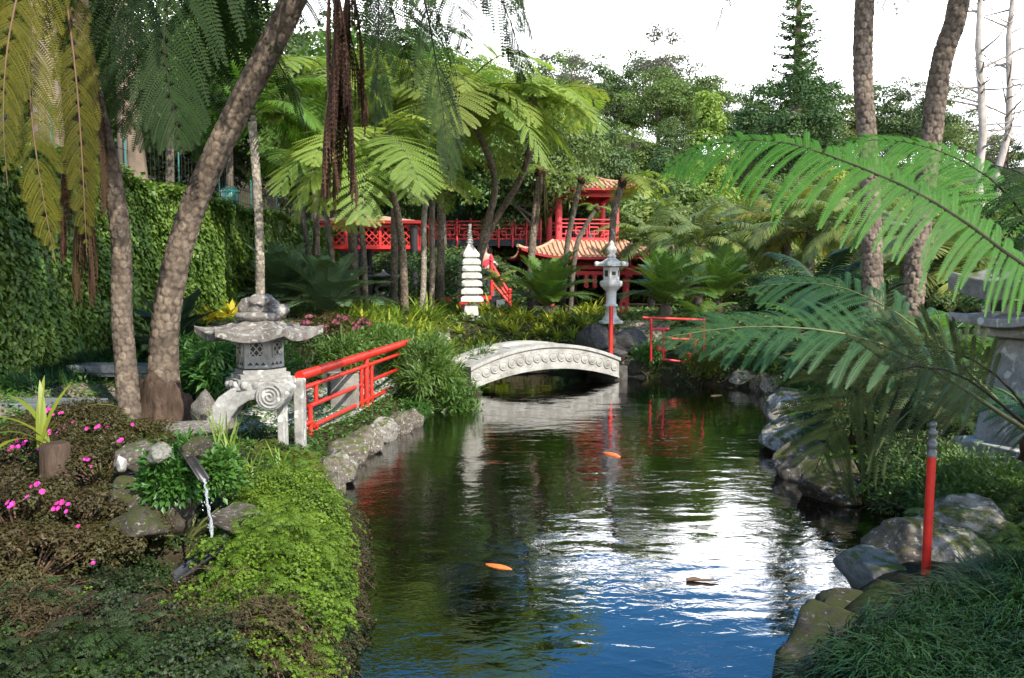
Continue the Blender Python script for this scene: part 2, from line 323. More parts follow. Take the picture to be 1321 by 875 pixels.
# ------------------------------------------------------------------ plant and rock generators
def unit(v): return v / (np.linalg.norm(v, axis=-1, keepdims=True) + 1e-9)
def kites(mb, c, t, n, Ls, Ws, mat=0, rnd=None, fold=.12, wide=.45):
    """one four-cornered leaf per row: base c, direction t, face normal n"""
    t = unit(t); b = unit(np.cross(n, t)); n = np.cross(t, b); Ls = np.asarray(Ls)[:, None]; Ws = np.asarray(Ws)[:, None]
    V = np.stack([c, c + t * Ls * wide + b * Ws / 2 + n * Ws * fold, c + t * Ls, c + t * Ls * wide - b * Ws / 2 + n * Ws * fold], 1)
    k = len(c); F = np.arange(k * 4).reshape(k, 4)
    mb.add(V.reshape(-1, 3), F, mat, False, rnd if rnd is not None else np.random.rand(k))
def blades(mb, base, az, L, w, e0, bend, rng, seg=5, mat=0, rnd=None, tip=.15):
    """strap leaves: start elevation e0, bending by `bend` radians towards the tip"""
    k = len(base); u = np.linspace(0, 1, seg + 1); e = e0[:, None] - bend[:, None] * u[None] ** 1.3
    em = (e[:, 1:] + e[:, :-1]) / 2; st = (L / seg)[:, None]
    h = np.concatenate([np.zeros((k, 1)), np.cumsum(np.cos(em) * st, 1)], 1); z = np.concatenate([np.zeros((k, 1)), np.cumsum(np.sin(em) * st, 1)], 1)
    ca, sa = np.cos(az)[:, None], np.sin(az)[:, None]
    P = base[:, None] + np.stack([h * ca, h * sa, z], -1)
    wp = w[:, None] * (np.sin(np.pi * np.clip(u * .86 + .12, 0, 1)) ** .7)[None]; wp[:, -1] *= tip
    S = np.stack([-sa, ca, 0 * sa], -1)
    V = np.stack([P + S * wp[..., None] / 2, P - S * wp[..., None] / 2], 2).reshape(-1, 3)
    i = (np.arange(k) * (seg + 1) * 2)[:, None] + (np.arange(seg) * 2)[None]
    F = np.stack([i, i + 1, i + 3, i + 2], -1).reshape(-1, 4)
    r = np.repeat(rng.random(k) if rnd is None else rnd, seg); mb.add(V, F, mat, True, r)
def arc(L, a0, a1, n=22, sway=0.0, pw=1.0):
    u = np.linspace(0, 1, n); a = np.radians(a0 + (a1 - a0) * u ** pw); s = L / (n - 1)
    x = np.concatenate([[0], np.cumsum(np.cos((a[1:] + a[:-1]) / 2)) * s]); z = np.concatenate([[0], np.cumsum(np.sin((a[1:] + a[:-1]) / 2)) * s])
    return np.stack([x, sway * L * u ** 2, z], 1)
def frond_mb(path, W, rng, npin=20, npl=20, droop=.3, start=.14, ang=66, fill=.50, rw=.014, up=(0, 0, 1), tiprise=0, asym=1.0, miss=0.0, plw=.92):
    """fern frond: rachis along path, pinnae both sides, each pinna with two rows of pinnules. mats 0 leaf, 1 rachis"""
    mb = MB(); P = np.asarray(path, float); k = len(P)
    seg = np.linalg.norm(np.diff(P, axis=0), axis=1); cs = np.concatenate([[0], np.cumsum(seg)]); L = cs[-1]
    ks = np.linspace(0, L, 14); PP = np.stack([np.interp(ks, cs, P[:, i]) for i in range(3)], 1)
    mb.tube(PP, rw * (1.05 - np.linspace(0, 1, 14) ** .8 * .92), 6, 1)
    u = start + (1 - start) * (np.arange(npin) + .5) / npin
    u = np.repeat(u, 2) + rng.normal(0, .16 / npin, npin * 2); sd = np.tile([1., -1.], npin)
    keep = rng.random(npin * 2) > miss; u = np.clip(u[keep], 0, 1); sd = sd[keep]
    B = np.stack([np.interp(u * L, cs, P[:, i]) for i in range(3)], 1)
    T = unit(np.stack([np.interp(np.clip(u * L + .01 * L, 0, L), cs, P[:, i]) - np.interp(u * L - .015 * L, cs, P[:, i]) for i in range(3)], 1))
    S = np.cross(T, np.asarray(up, float)); bad = np.linalg.norm(S, axis=1) < .05; S[bad] = [0, 1, 0]; S = unit(S)
    for it in range(1, len(S)):                 # keep the side vector steady where the rachis hangs straight down
        if S[it].dot(S[it - 1]) < 0: S[it] = -S[it]
    Nn = np.cross(S, T)
    v = (u - start) / (1 - start)
    pl = W / 2 * np.clip(np.sin(np.pi * np.clip(v * .80 + .20, 0, 1)) ** .75, .06, 1) * np.where(v > .8, 1 - ((v - .8) / .2) ** 2 * .75, 1)
    pl = pl * np.clip(rng.normal(1, .075, len(pl)), .7, 1.2) * np.where(rng.random(len(pl)) < .03, .6, 1) * np.where(sd > 0, 1, asym)
    an = np.radians(ang - 26 * v ** 2) + rng.normal(0, .085, len(u))
    D = unit(np.cos(an)[:, None] * T + (np.sin(an) * sd)[:, None] * S + Nn * .12)
    g = droop * rng.uniform(.65, 1.4, len(u))
    w = (np.arange(npl) + .6) / npl
    Q = B[:, None] + D[:, None] * (pl[:, None] * w * (1 - .25 * g[:, None] * w ** 2))[..., None]
    Q[..., 2] -= (g * pl)[:, None] * w ** 1.8
    Tq = unit(np.gradient(Q, axis=1)); E0 = unit(T[:, None] - Tq * (T[:, None] * Tq).sum(-1, keepdims=True))
    sp = L * (1 - start) / npin * np.sin(np.radians(ang))
    plen = sp * fill * (1 - .15 * w) * np.where(w > .7, 1 - ((w - .7) / .3) ** 2 * .8, 1)
    pw_ = (pl[:, None] / npl * plw) * np.ones_like(w)
    for sg in (1, -1):
        dr = unit(E0 * sg + Tq * .42); dr[..., 2] -= .12
        c = Q.reshape(-1, 3); t = dr.reshape(-1, 3); nn = np.cross(Tq, E0 * 1.0).reshape(-1, 3); nn = nn * np.where((nn * np.repeat(Nn, npl, 0)).sum(1, keepdims=True) < 0, -1, 1)
        ls = (plen[None] * np.minimum(1, pl[:, None] / (sp * 1.1)) * rng.normal(1, .06, Q.shape[:2])).ravel()
        rr = (np.repeat(rng.random(len(u)), npl) * .55 + rng.random(len(c)) * .45)
        kites(mb, c, t, nn, ls, pw_.ravel(), 0, rr, .10, .40)
    # pinna midribs
    wid = rw * .30; Sb = E0 * wid
    st = np.linspace(0, npl - 1, min(npl, 7)).astype(int)
    Qa = np.concatenate([B[:, None], Q[:, st]], 1); Ba = np.concatenate([Sb[:, :1], Sb[:, st]], 1); m = Qa.shape[1]
    V = np.stack([Qa + Ba + [0, 0, -.002], Qa - Ba + [0, 0, -.002]], 2).reshape(-1, 3); i = (np.arange(len(u)) * m * 2)[:, None] + (np.arange(m - 1) * 2)[None]
    mb.add(V, np.stack([i, i + 1, i + 3, i + 2], -1).reshape(-1, 4), 0, False, .75)
    return mb
def palm_frond_mb(L, a0, a1, rng, nl=46, ll=.5, lw=.035, vee=.35, hang=.5, start=.12, rw=.014, sway=0, fwd=.5, seg=3, pw=1.0):
    """pinnate palm or cycad leaf. mats 0 leaflet, 1 rachis"""
    mb = MB(); P = arc(L, a0, a1, 20, sway, pw); mb.tube(P[::2], rw * (1.1 - np.linspace(0, 1, 10)), 6, 1)
    u = np.repeat(start + (1 - start) * np.linspace(0, .985, nl), 2); sd = np.tile([1., -1.], nl)
    x = u * (len(P) - 1); B = np.stack([np.interp(x, np.arange(len(P)), P[:, i]) for i in range(3)], 1)
    dP = np.gradient(P, axis=0); T = unit(np.stack([np.interp(x, np.arange(len(P)), dP[:, i]) for i in range(3)], 1))
    S = unit(np.cross(T, [0, 0, 1.])); Nn = np.cross(S, T); v = (u - start) / (1 - start)
    le = ll * np.clip(np.sin(np.pi * (v * .72 + .22)) ** .8, .15, 1) * rng.normal(1, .05, len(u))
    D = unit(T * (fwd + .5 * v[:, None]) + S * sd[:, None] + Nn * vee + rng.normal(0, .05, (len(u), 3)))
    q = np.linspace(0, 1, seg + 1); Q = B[:, None] + D[:, None] * (le[:, None] * q)[..., None]; Q[..., 2] -= hang * le[:, None] * q ** 2
    Wd = unit(np.cross(D, np.cross(D, T))) ; Wd = unit(np.cross(D, Nn)); wp = lw * np.array([.5, 1, .8, .08]) if seg == 3 else lw * np.linspace(1, .1, seg + 1)
    V = np.stack([Q + Wd[:, None] * wp[None, :, None] / 2, Q - Wd[:, None] * wp[None, :, None] / 2], 2).reshape(-1, 3)
    i = (np.arange(len(u)) * (seg + 1) * 2)[:, None] + (np.arange(seg) * 2)[None]
    mb.add(V, np.stack([i, i + 1, i + 3, i + 2], -1).reshape(-1, 4), 0, True, np.repeat(rng.random(len(u)), seg)); return mb
def crown_mb(rng, rx, rz, nclump, nleaf, ls, clump_r, shape='round', mat=0, aspect=.5, up=.5):
    """leaf crown: clumps spread through an uneven volume, leaves on the outside of each clump"""
    mb = MB(); cl = []
    while len(cl) < nclump:
        p = rng.normal(0, 1, 3); p /= np.linalg.norm(p); rr = rng.uniform(.35, 1.0) ** .5
        if shape == 'cone':
            z = rng.uniform(-1, 1); a = rng.uniform(0, 2 * np.pi); r = (1 - z) / 2 * rng.uniform(.5, 1.05) + .05; c = np.array([math.cos(a) * r * rx, math.sin(a) * r * rx, z * rz])
        else:
            c = p * rr * np.array([rx, rx, rz]); c[2] *= 1.0 if c[2] > 0 else .8
        cl.append(c)
    cl = np.array(cl); cr = clump_r * rng.uniform(.55, 1.35, nclump)
    k = nleaf; w = cr ** 2; ci = rng.choice(nclump, k, p=w / w.sum())
    d = unit(rng.normal(0, 1, (k, 3))); d[:, 2] = np.where(d[:, 2] < -.35, -d[:, 2], d[:, 2])
    c = cl[ci] + d * (cr[ci] * rng.uniform(.25, 1.08, k) ** .6)[:, None] * [1, 1, .72]
    n = unit(d + [0, 0, up] + rng.normal(0, .45, (k, 3))); t = np.cross(n, rng.normal(0, 1, (k, 3)))
    sz = ls * rng.uniform(.6, 1.35, k); rn = np.clip(rng.random(nclump)[ci] * .55 + rng.random(k) * .45, 0, 1)
    kites(mb, c - unit(t) * sz[:, None] * .5, t, n, sz, sz * aspect, mat, rn, .1, .5)
    return mb, cl, cr
def limbs_mb(rng, top, r0, targets, bend=.3, mat=0, n=7):
    mb = MB(); H = top[2]
    P = [(0, 0, -.3)] + [(top[0] * t + rng.normal(0, bend * .3 * t), top[1] * t + rng.normal(0, bend * .3 * t), H * t) for t in (.2, .45, .7)] + [tuple(top)]
    mb.tube(P, [r0 * 1.35, r0, r0 * .85, r0 * .65, r0 * .3], n + 2, mat)
    P = np.array(P)
    for tg in targets:
        f = rng.uniform(.45, .95); s = np.array([np.interp(f * H, P[:, 2], P[:, i]) for i in range(3)]); tg = np.asarray(tg)
        m = (s + tg) / 2 + rng.normal(0, bend * .6, 3) + [0, 0, -.1 * np.linalg.norm(tg - s)]
        mb.tube([s, m, tg], [r0 * .42, r0 * .26, r0 * .06], n - 1, mat, False)
    return mb
def rock_mb(seed, sub=4, cuts=9, rough=.10):
    rng = np.random.default_rng(seed); bm = bmesh.new(); bmesh.ops.create_icosphere(bm, subdivisions=sub, radius=1.0)
    V = np.array([v.co[:] for v in bm.verts]); F = np.array([[v.index for v in f.verts] for f in bm.faces]); bm.free()
    for _ in range(cuts):
        n = unit(rng.normal(0, 1, 3)); d = rng.uniform(.55, .88); h = V @ n - d; V = V - np.maximum(h, 0)[:, None] * n * .93
    o = Vector(rng.uniform(-50, 50, 3)); out = []
    for v in V:
        p = Vector(v); out.append(1 + rough * mnoise.noise(p * 1.7 + o) + rough * .6 * mnoise.noise(p * 4 + o) + rough * .35 * mnoise.noise(p * 9 + o) + rough * .2 * mnoise.noise(p * 20 + o))
    V = V * np.array(out)[:, None]; mb = MB(); mb.add(V, F, 0, True); return mb
ROCKS = [rock_mb(100 + i) for i in range(8)]
ROCKM = {}
def rock(name, loc, size, label, mat='boulder', seed=0, rz=0, group=None, cat='rock'):
    key = (seed % 8, mat)
    if key not in ROCKM: ROCKM[key] = ROCKS[seed % 8].mesh('rock', M[mat])
    o = bpy.data.objects.new(name, ROCKM[key]); C.objects.link(o); o.location = loc; o.scale = size; o.rotation_euler = (0, 0, rz if rz else seed * 1.7)
    return tag(o, label, cat, group)

# ------------------------------------------------------------------ the lie of the land
POND_PX = [(402, 900), (432, 800), (440, 720), (438, 655), (434, 612), (446, 590), (480, 567), (520, 546), (560, 532), (605, 523), (622, 508), (612, 491), (640, 485), (700, 482), (760, 483), (797, 485),
           (830, 487), (880, 491), (930, 499), (985, 506), (1012, 520), (1016, 545), (1004, 572), (1024, 600), (1075, 640), (1130, 655), (1185, 655), (1200, 690), (1150, 735), (1085, 775), (1040, 820), (1010, 900)]
POND = [onz(x, y, 0)[:2] for x, y in POND_PX] + [(1.1, 2.6), (.6, 2.2), (-.5, 2.2), (-.9, 2.7)]
POND = np.array(POND, float)
def sdf(x, y):
    x = np.asarray(x, float); y = np.asarray(y, float); sh = x.shape; p = np.stack([x.ravel(), y.ravel()], 1)
    d = np.full(len(p), 1e9); ins = np.zeros(len(p), bool); A = POND; B = np.roll(POND, -1, 0)
    for a, b in zip(A, B):
        e = b - a; w = p - a; t = np.clip(w @ e / (e @ e), 0, 1); d = np.minimum(d, ((w - t[:, None] * e) ** 2).sum(1))
        c = ((a[1] <= p[:, 1]) != (b[1] <= p[:, 1])) & (p[:, 0] < (b[0] - a[0]) * (p[:, 1] - a[1]) / (b[1] - a[1] + 1e-12) + a[0]); ins ^= c
    return (np.sqrt(d) * np.where(ins, -1, 1)).reshape(sh)
def vnoise(x, y, s):
    return (np.sin(x * s * 1.3 + 1.7 * np.sin(y * s * .7)) + np.sin(y * s * 1.1 + 2.1 * np.sin(x * s * .9 + 1.3)) + .5 * np.sin((x + y) * s * 2.3)) / 2.5
def H(x, y):
    x = np.asarray(x, float); y = np.asarray(y, float); d = sdf(x, y)
    inside = -.95 * sst(-d, -.02, .55)
    bank = (.27 - .16 * sst(-x, .5, 1.2) * sst(y, 7.6, 8.6) * (1 - sst(y, 12.0, 14.0))) * sst(d, -.05, .32)
    left = sst(-x, -.2, .8)
    sl0 = .10 + .045 * left; slope = sl0 + (.50 - sl0) * sst(y, 12.5, 18.0)
    rise = np.minimum(np.clip(d - .25, 0, 50) * slope, np.where(y > 24, .75, .78))
    near = 1 - .60 * left * (1 - sst(y, 3.6, 6.4))
    h = np.where(d < 0, inside, bank + rise * near)
    h = h + .03 * vnoise(x, y, 2.2) * sst(d, .1, .8)
    h = h - .30 * np.exp(-((x + 2.05) / .55) ** 2 - ((y - 4.85) / .42) ** 2) * sst(d, .1, .5)       # little grotto under the spout
    h = h + .25 * sst(-x, 3.2, 5.5) * sst(y, 5, 9) * (d > 0)
    # raised ground behind the ivy wall
    wl = sst(-x, 6.12, 6.3) * (1 - sst(y, 26.6, 30.0)); h = np.where(wl <= 0, h, np.maximum(h, wl * (3.15 + .10 * np.clip(-x - 6.2, 0, 30) + .02 * np.clip(y - 10, 0, 40))))
    h = h + sst(y, 27, 44) * sst(-x, 9, 22) * 4.0
    # wooded hillside
    hill = np.clip(y - 42, 0, 75) * .33 * (1 - .28 * sst(x, 2, 40)) + np.clip(-x - 8, 0, 60) * sst(y, 36, 60) * .10
    return h + hill + .5 * vnoise(x, y, .21) * sst(y, 44, 60)
def h1(x, y): return float(H(np.array([x]), np.array([y]))[0])
def hit(px, py, y0=2.5, y1=60, dz=0.0):
    """where the view ray through a photo pixel meets the ground raised by dz"""
    d = ray(px, py); ys = np.arange(y0, y1, .05); t = ys / d.y; g = H(d.x * t, ys) + dz; z = CAMZ + d.z * t
    i = np.argmax(z < g); y = ys[i] if (z < g).any() else y1
    return Vector((d.x * y / d.y, y, h1(d.x * y / d.y, y)))
def build_ground():
    xs = np.concatenate([-np.geomspace(9.06, 400, 60)[::-1], np.linspace(-9, 9, 190), np.geomspace(9.06, 400, 60)])
    ys = np.concatenate([[-400, -150, -60, -25, -10, -4], np.linspace(-1, 21, 210), np.geomspace(21.15, 900, 110)])
    X, Y = np.meshgrid(xs, ys); Z = H(X, Y); Z = np.where(Y > 130, np.minimum(Z, 26), Z); V = np.stack([X, Y, Z], -1).reshape(-1, 3); n = len(xs)
    i = np.arange(len(ys) - 1)[:, None] * n; j = np.arange(n - 1)[None]; F = np.stack([i + j, i + j + 1, i + n + j + 1, i + n + j], -1).reshape(-1, 4)
    m, N, L, out = mat_base('soil'); tc = N.new('ShaderNodeTexCoord'); a = noise_n(N, L, tc.outputs['Object'], 1.1, 6, .6); b = noise_n(N, L, tc.outputs['Object'], 22, 6, .7)
    r1 = ramp(N, [(.35, (.020, .015, .010)), (.52, (.040, .032, .018)), (.62, (.030, .045, .012)), (.75, (.055, .075, .018))]); L.new(a.outputs[0], r1.inputs[0])
    mx = N.new('ShaderNodeMixRGB'); mx.blend_type = 'OVERLAY'; mx.inputs[0].default_value = .8; L.new(r1.outputs[0], mx.inputs[1]); L.new(b.outputs[0], mx.inputs[2])
    p = N.new('ShaderNodeBsdfPrincipled'); p.inputs['Roughness'].default_value = .95; p.inputs['Specular IOR Level'].default_value = .1; L.new(mx.outputs[0], p.inputs['Base Color'])
    bp = N.new('ShaderNodeBump'); bp.inputs['Strength'].default_value = .9; bp.inputs['Distance'].default_value = .03; L.new(b.outputs[0], bp.inputs['Height']); L.new(bp.outputs[0], p.inputs['Normal']); L.new(p.outputs[0], out.inputs[0])
    mb = MB(); mb.add(V, F, 0, True); tag(bake(mb, 'ground', m), kind='structure')
build_ground()
def build_water():
    m, N, L, out = mat_base('pond_water'); tc = N.new('ShaderNodeTexCoord')
    mp = N.new('ShaderNodeMapping'); mp.inputs['Scale'].default_value = (.8, 1.35, 1.0); L.new(tc.outputs['Object'], mp.inputs[0])
    n1 = noise_n(N, L, mp.outputs[0], 1.5, 2, .45, .5); n2 = noise_n(N, L, mp.outputs[0], 6.5, 3, .55, .7); n3 = noise_n(N, L, mp.outputs[0], 26, 2, .5, .3)
    # small ripples are strongest on the left, where the spout and the little waterfall stir the pond
    sep = N.new('ShaderNodeSeparateXYZ'); L.new(tc.outputs['Object'], sep.inputs[0])
    ms = N.new('ShaderNodeMapRange'); ms.interpolation_type = 'SMOOTHSTEP'; ms.inputs['From Min'].default_value = -1.9; ms.inputs['From Max'].default_value = .5; ms.inputs['To Min'].default_value = .85; ms.inputs['To Max'].default_value = .05
    L.new(sep.outputs['X'], ms.inputs[0])
    a = N.new('ShaderNodeMath'); a.operation = 'MULTIPLY'; L.new(n3.outputs[0], a.inputs[0]); L.new(ms.outputs[0], a.inputs[1])
    b = N.new('ShaderNodeMath'); b.operation = 'MULTIPLY_ADD'; b.inputs[1].default_value = 3.4; L.new(n1.outputs[0], b.inputs[0])
    c = N.new('ShaderNodeMath'); c.operation = 'MULTIPLY_ADD'; L.new(n2.outputs[0], c.inputs[0]); L.new(a.outputs[0], c.inputs[2]); L.new(c.outputs[0], b.inputs[2])
    pm = noise_n(N, L, tc.outputs['Object'], .55, 2, .5); pr = N.new('ShaderNodeMapRange'); pr.inputs['From Min'].default_value = .35; pr.inputs['From Max'].default_value = .65; pr.inputs['To Min'].default_value = .35; pr.inputs['To Max'].default_value = 1.5
    L.new(pm.outputs[0], pr.inputs[0]); L.new(pr.outputs[0], c.inputs[1])
    bp = N.new('ShaderNodeBump'); bp.inputs['Strength'].default_value = 1.0; bp.inputs['Distance'].default_value = 0.0030; L.new(b.outputs[0], bp.inputs['Height'])
    fr = N.new('ShaderNodeFresnel'); fr.inputs['IOR'].default_value = 1.6; L.new(bp.outputs[0], fr.inputs['Normal'])
    gl = N.new('ShaderNodeBsdfGlossy'); gl.inputs['Roughness'].default_value = .0; L.new(bp.outputs[0], gl.inputs['Normal'])
    tr = N.new('ShaderNodeBsdfTransparent'); tr.inputs[0].default_value = (.36, .40, .32, 1)
    mx = N.new('ShaderNodeMixShader'); fm = N.new('ShaderNodeMath'); fm.operation = 'MULTIPLY_ADD'; fm.use_clamp = True; fm.inputs[1].default_value = 1.65; fm.inputs[2].default_value = .07; L.new(fr.outputs[0], fm.inputs[0]); L.new(fm.outputs[0], mx.inputs[0]); L.new(tr.outputs[0], mx.inputs[1]); L.new(gl.outputs[0], mx.inputs[2]); L.new(mx.outputs[0], out.inputs[0])
    x0, y0 = POND.min(0) - .35; x1, y1 = POND.max(0) + .35
    mb = MB(); mb.add(np.array([(x0, y0, 0), (x1, y0, 0), (x1, y1, 0), (x0, y1, 0)]), np.array([[0, 1, 2, 3]])); tag(bake(mb, 'water', m), kind='structure')
build_water()
def strip(name, pts, w, mat, lift=.012, kind='structure', res=.15):
    """a path draped on the ground along pts"""
    P = np.array(pts, float); seg = np.linalg.norm(np.diff(P, axis=0), axis=1); cs = np.concatenate([[0], np.cumsum(seg)]); s = np.arange(0, cs[-1], res)
    Q = np.stack([np.interp(s, cs, P[:, i]) for i in (0, 1)], 1); T = unit(np.gradient(Q, axis=0)); Nn = np.stack([-T[:, 1], T[:, 0]], 1)
    k = max(3, int(w / res)); o = np.linspace(-w / 2, w / 2, k); G = Q[:, None] + Nn[:, None] * o[None, :, None] * (1 + .06 * np.sin(s * 3.1))[:, None, None]
    Z = H(G[..., 0], G[..., 1]) + lift; V = np.concatenate([G, Z[..., None]], -1).reshape(-1, 3)
    i = np.arange(len(s) - 1)[:, None] * k; j = np.arange(k - 1)[None]; mb = MB(); mb.add(V, np.stack([i + j, i + j + 1, i + k + j + 1, i + k + j], -1).reshape(-1, 4), 0, True)
    return tag(bake(mb, name, M[mat]), kind=kind)
def scatter(rng, n, xr, yr, test):
    out = []
    while len(out) < n:
        x = rng.uniform(*xr, 4000); y = rng.uniform(*yr, 4000); k = test(x, y); out += list(zip(x[k], y[k]))
    return np.array(out[:n])
def inpoly(x, y, poly):
    ins = np.zeros(np.shape(x), bool); P = np.asarray(poly, float)
    for a, b in zip(P, np.roll(P, -1, 0)): ins ^= ((a[1] <= y) != (b[1] <= y)) & (x < (b[0] - a[0]) * (y - a[1]) / (b[1] - a[1] + 1e-12) + a[0])
    return ins
# ------------------------------------------------------------------ paths
strip('gravel_path', [(-5.2, 7.2), (-4.75, 9.6), (-4.9, 12.0), (-4.6, 14.0), (-4.4, 17)], 1.1, 'gravel')
strip('stone_path', [(-3.6, 8.6), (-2.95, 9.8), (-2.6, 12), (-2.1, 14.2), (-1.4, 15.0)], 1.15, 'paving', .02)
strip('garden_path', [(-1.0, 15.2), (-1.9, 17.5), (-2.2, 22), (-1.2, 26)], 1.0, 'paving', .02)
strip('garden_path', [(2.3, 16.8), (3.2, 18.6), (4.6, 20.5), (4.2, 26), (3.6, 30)], 1.2, 'gravel', .02)

# ------------------------------------------------------------------ arched stone bridge
def bridge():
    A = Vector((-.74, 14.35, 0)); B = Vector((2.18, 16.15, 0)); ax = (B - A).normalized(); n = Vector((-ax.y, ax.x, 0)); Ln = (B - A).length
    mid = (A + B) / 2; Wd = 1.05
    T = thing('arched_bridge', mid, 'low white stone arch footbridge with carved round medallions along its side', 'bridge', rz=math.atan2(ax.y, ax.x))
    hl = Ln / 2
    top = lambda u: .47 + .34 * (1 - (u / hl) ** 2)
    bot = lambda u: .055 + .28 * (1 - (u / hl) ** 2)
    us = np.linspace(-hl, hl, 41)
    def band(y0, y1, f0, f1, mb, mat=0, e=1.0):
        V = []; uu = us * e
        for u in uu: V += [(u, y0, f0(u)), (u, y1, f0(u)), (u, y1, f1(u)), (u, y0, f1(u))]
        F = []
        for i in range(len(uu) - 1):
            a = i * 4
            for k in range(4): F.append([a + k, a + (k + 1) % 4, a + 4 + (k + 1) % 4, a + 4 + k])
        F += [[3, 2, 1, 0], [len(V) - 4, len(V) - 3, len(V) - 2, len(V) - 1]]
        mb.add(np.array(V), [f[::-1] for f in F], mat)
    for side in (0, 1):
        mb = MB(); y0 = 0.0 if side == 0 else Wd - .18; fy = y0 if side == 0 else y0 + .18; s = -1 if side == 0 else 1
        band(y0, y0 + .18, lambda u: bot(u), lambda u: top(u) - .062, mb)
        band(y0 - .035, y0 + .215, lambda u: top(u) - .064, lambda u: top(u), mb, e=1.012)          # coping
        ya, yb = (fy - .022, fy + .01) if s < 0 else (fy - .01, fy + .022)
        band(ya, yb, lambda u: bot(u) - .004, lambda u: bot(u) + .040, mb, e=.997)                  # lower moulding
        k = 18
        for i in range(k):                                                                           # carved medallions
            u = -hl * .93 + 2 * hl * .93 * i / (k - 1); zc = (top(u) - .064 + bot(u) + .04) / 2; r = .092
            prof = [(0, -.020), (.058, -.020), (.064, -.012), (.070, -.012), (.076, -.024), (.091, -.016), (.092, .004)]
            th = np.arange(20) * 2 * math.pi / 20
            V = []; F = []
            for q, (rr, dy) in enumerate(prof):
                for t in th: V.append((u + rr * math.cos(t), fy + (dy if s < 0 else -dy), zc + rr * math.sin(t)))
            for q in range(len(prof) - 1):
                for t in range(20):
                    f = [q * 20 + t, q * 20 + (t + 1) % 20, (q + 1) * 20 + (t + 1) % 20, (q + 1) * 20 + t]; F.append(f if s > 0 else f[::-1])
            mb.add(np.array(V), F, 0, True)
        bake(mb, 'parapet', M['stone_bridge'], T)
    d = MB(); band(.18, Wd - .18, lambda u: bot(u) + .05, lambda u: top(u) - .10, d)
    for i in range(9):
        u = -hl + (i + .5) * 2 * hl / 9; w = 2 * hl / 9 - .025; sl = -.34 * 2 * u / hl ** 2
        c = Vector((u, Wd / 2, top(u) - .085)); e = Vector((1, 0, sl)).normalized() * (w / 2); d.beam(c - e, c + e, Wd - .37, .05, 1)
    bake(d, 'deck', [M['stone_grey'], M['paving']], T)
    for s in (-1, 1): ab = MB(); ab.box((s * (hl + .10), Wd / 2, -.10), (.34, Wd - .06, .76)); bake(ab, 'abutment', M['stone_lava'], T, bevel=.03)
    T.location = A + ax * hl
    return T
bridge()

# ------------------------------------------------------------------ stone lanterns
def hexroof(R_, h, lift, thick, n=6, rot=0.0, seg=8, rings=7, flat=.18):
    """roof of n sides with swept-up corners"""
    mb = MB(); V = []; k = n * seg
    def rad(t):
        a = (t % (2 * math.pi / n)) - math.pi / n; return math.cos(math.pi / n) / math.cos(a)
    for r in range(rings + 1):
        q = r / rings
        for i in range(k):
            t = i * 2 * math.pi / k; cor = abs(((i % seg) / seg) - .5) * 2
            rr = (flat + (1 - flat) * q) * R_ * rad(t) / math.cos(math.pi / n) * (1 + .10 * cor ** 3 * q)
            z = h * (1 - q) ** 1.5 + lift * cor ** 2.5 * q ** 3
            V.append((rr * math.cos(t + rot), rr * math.sin(t + rot), z))
    top = len(V)
    for i in range(k): x, y, z = V[rings * k + i]; V.append((x * .985, y * .985, z - thick))
    for i in range(k): x, y, z = V[rings * k + i]; V.append((x * .3, y * .3, -thick * .75))
    F = []
    for r in range(rings + 2):
        for i in range(k): F.append([r * k + i, (r + 1) * k + i, (r + 1) * k + (i + 1) % k, r * k + (i + 1) % k])
    F.append([(rings + 2) * k + i for i in range(k)][::-1]); F.append(list(range(k)))
    mb.add(np.array(V), [f[::-1] for f in F], 0); return mb
def lattice_window(mb, c, ax, w, h, nrm, mat=0, mats_back=1):
    """pierced stone window: frame, diagonal lattice, black panel painted for the shade of the hollow"""
    c = Vector(c); ax = Vector(ax); nrm = Vector(nrm); z = Vector((0, 0, 1))
    mb.prism([(-w / 2, -h / 2), (w / 2, -h / 2), (w / 2, h / 2), (-w / 2, h / 2)], c + nrm * .002, ax, z, .004, mats_back)
    t = w * .085
    for s in (-1, 1):
        mb.beam(c + ax * s * w / 2 - z * h / 2 + nrm * .008, c + ax * s * w / 2 + z * h / 2 + nrm * .008, t * 1.3, .02, mat, nrm)
        mb.beam(c - ax * w / 2 + z * s * h / 2 + nrm * .0085, c + ax * w / 2 + z * s * h / 2 + nrm * .0085, t * 1.3, .02, mat, nrm)
    for i in (-1, 0, 1):
        for s in (-1, 1):
            p0 = [max(-.5, -.5 + i * .5), min(.5, .5 + i * .5)]
            a = c + ax * w * p0[0] + z * h * s * (p0[0] - i * .5) + nrm * (.0055 + .0011 * s); b = c + ax * w * p0[1] + z * h * s * (p0[1] - i * .5) + nrm * (.0055 + .0011 * s)
            mb.beam(a, b, t, .012, mat, nrm)
def hexbox(mb, r, z0, z1, rot, n=6, top=1.0, mat=0): mb.lathe([(r, z0), (r * top, z1)], n, (0, 0, 0), mat, False, rot)

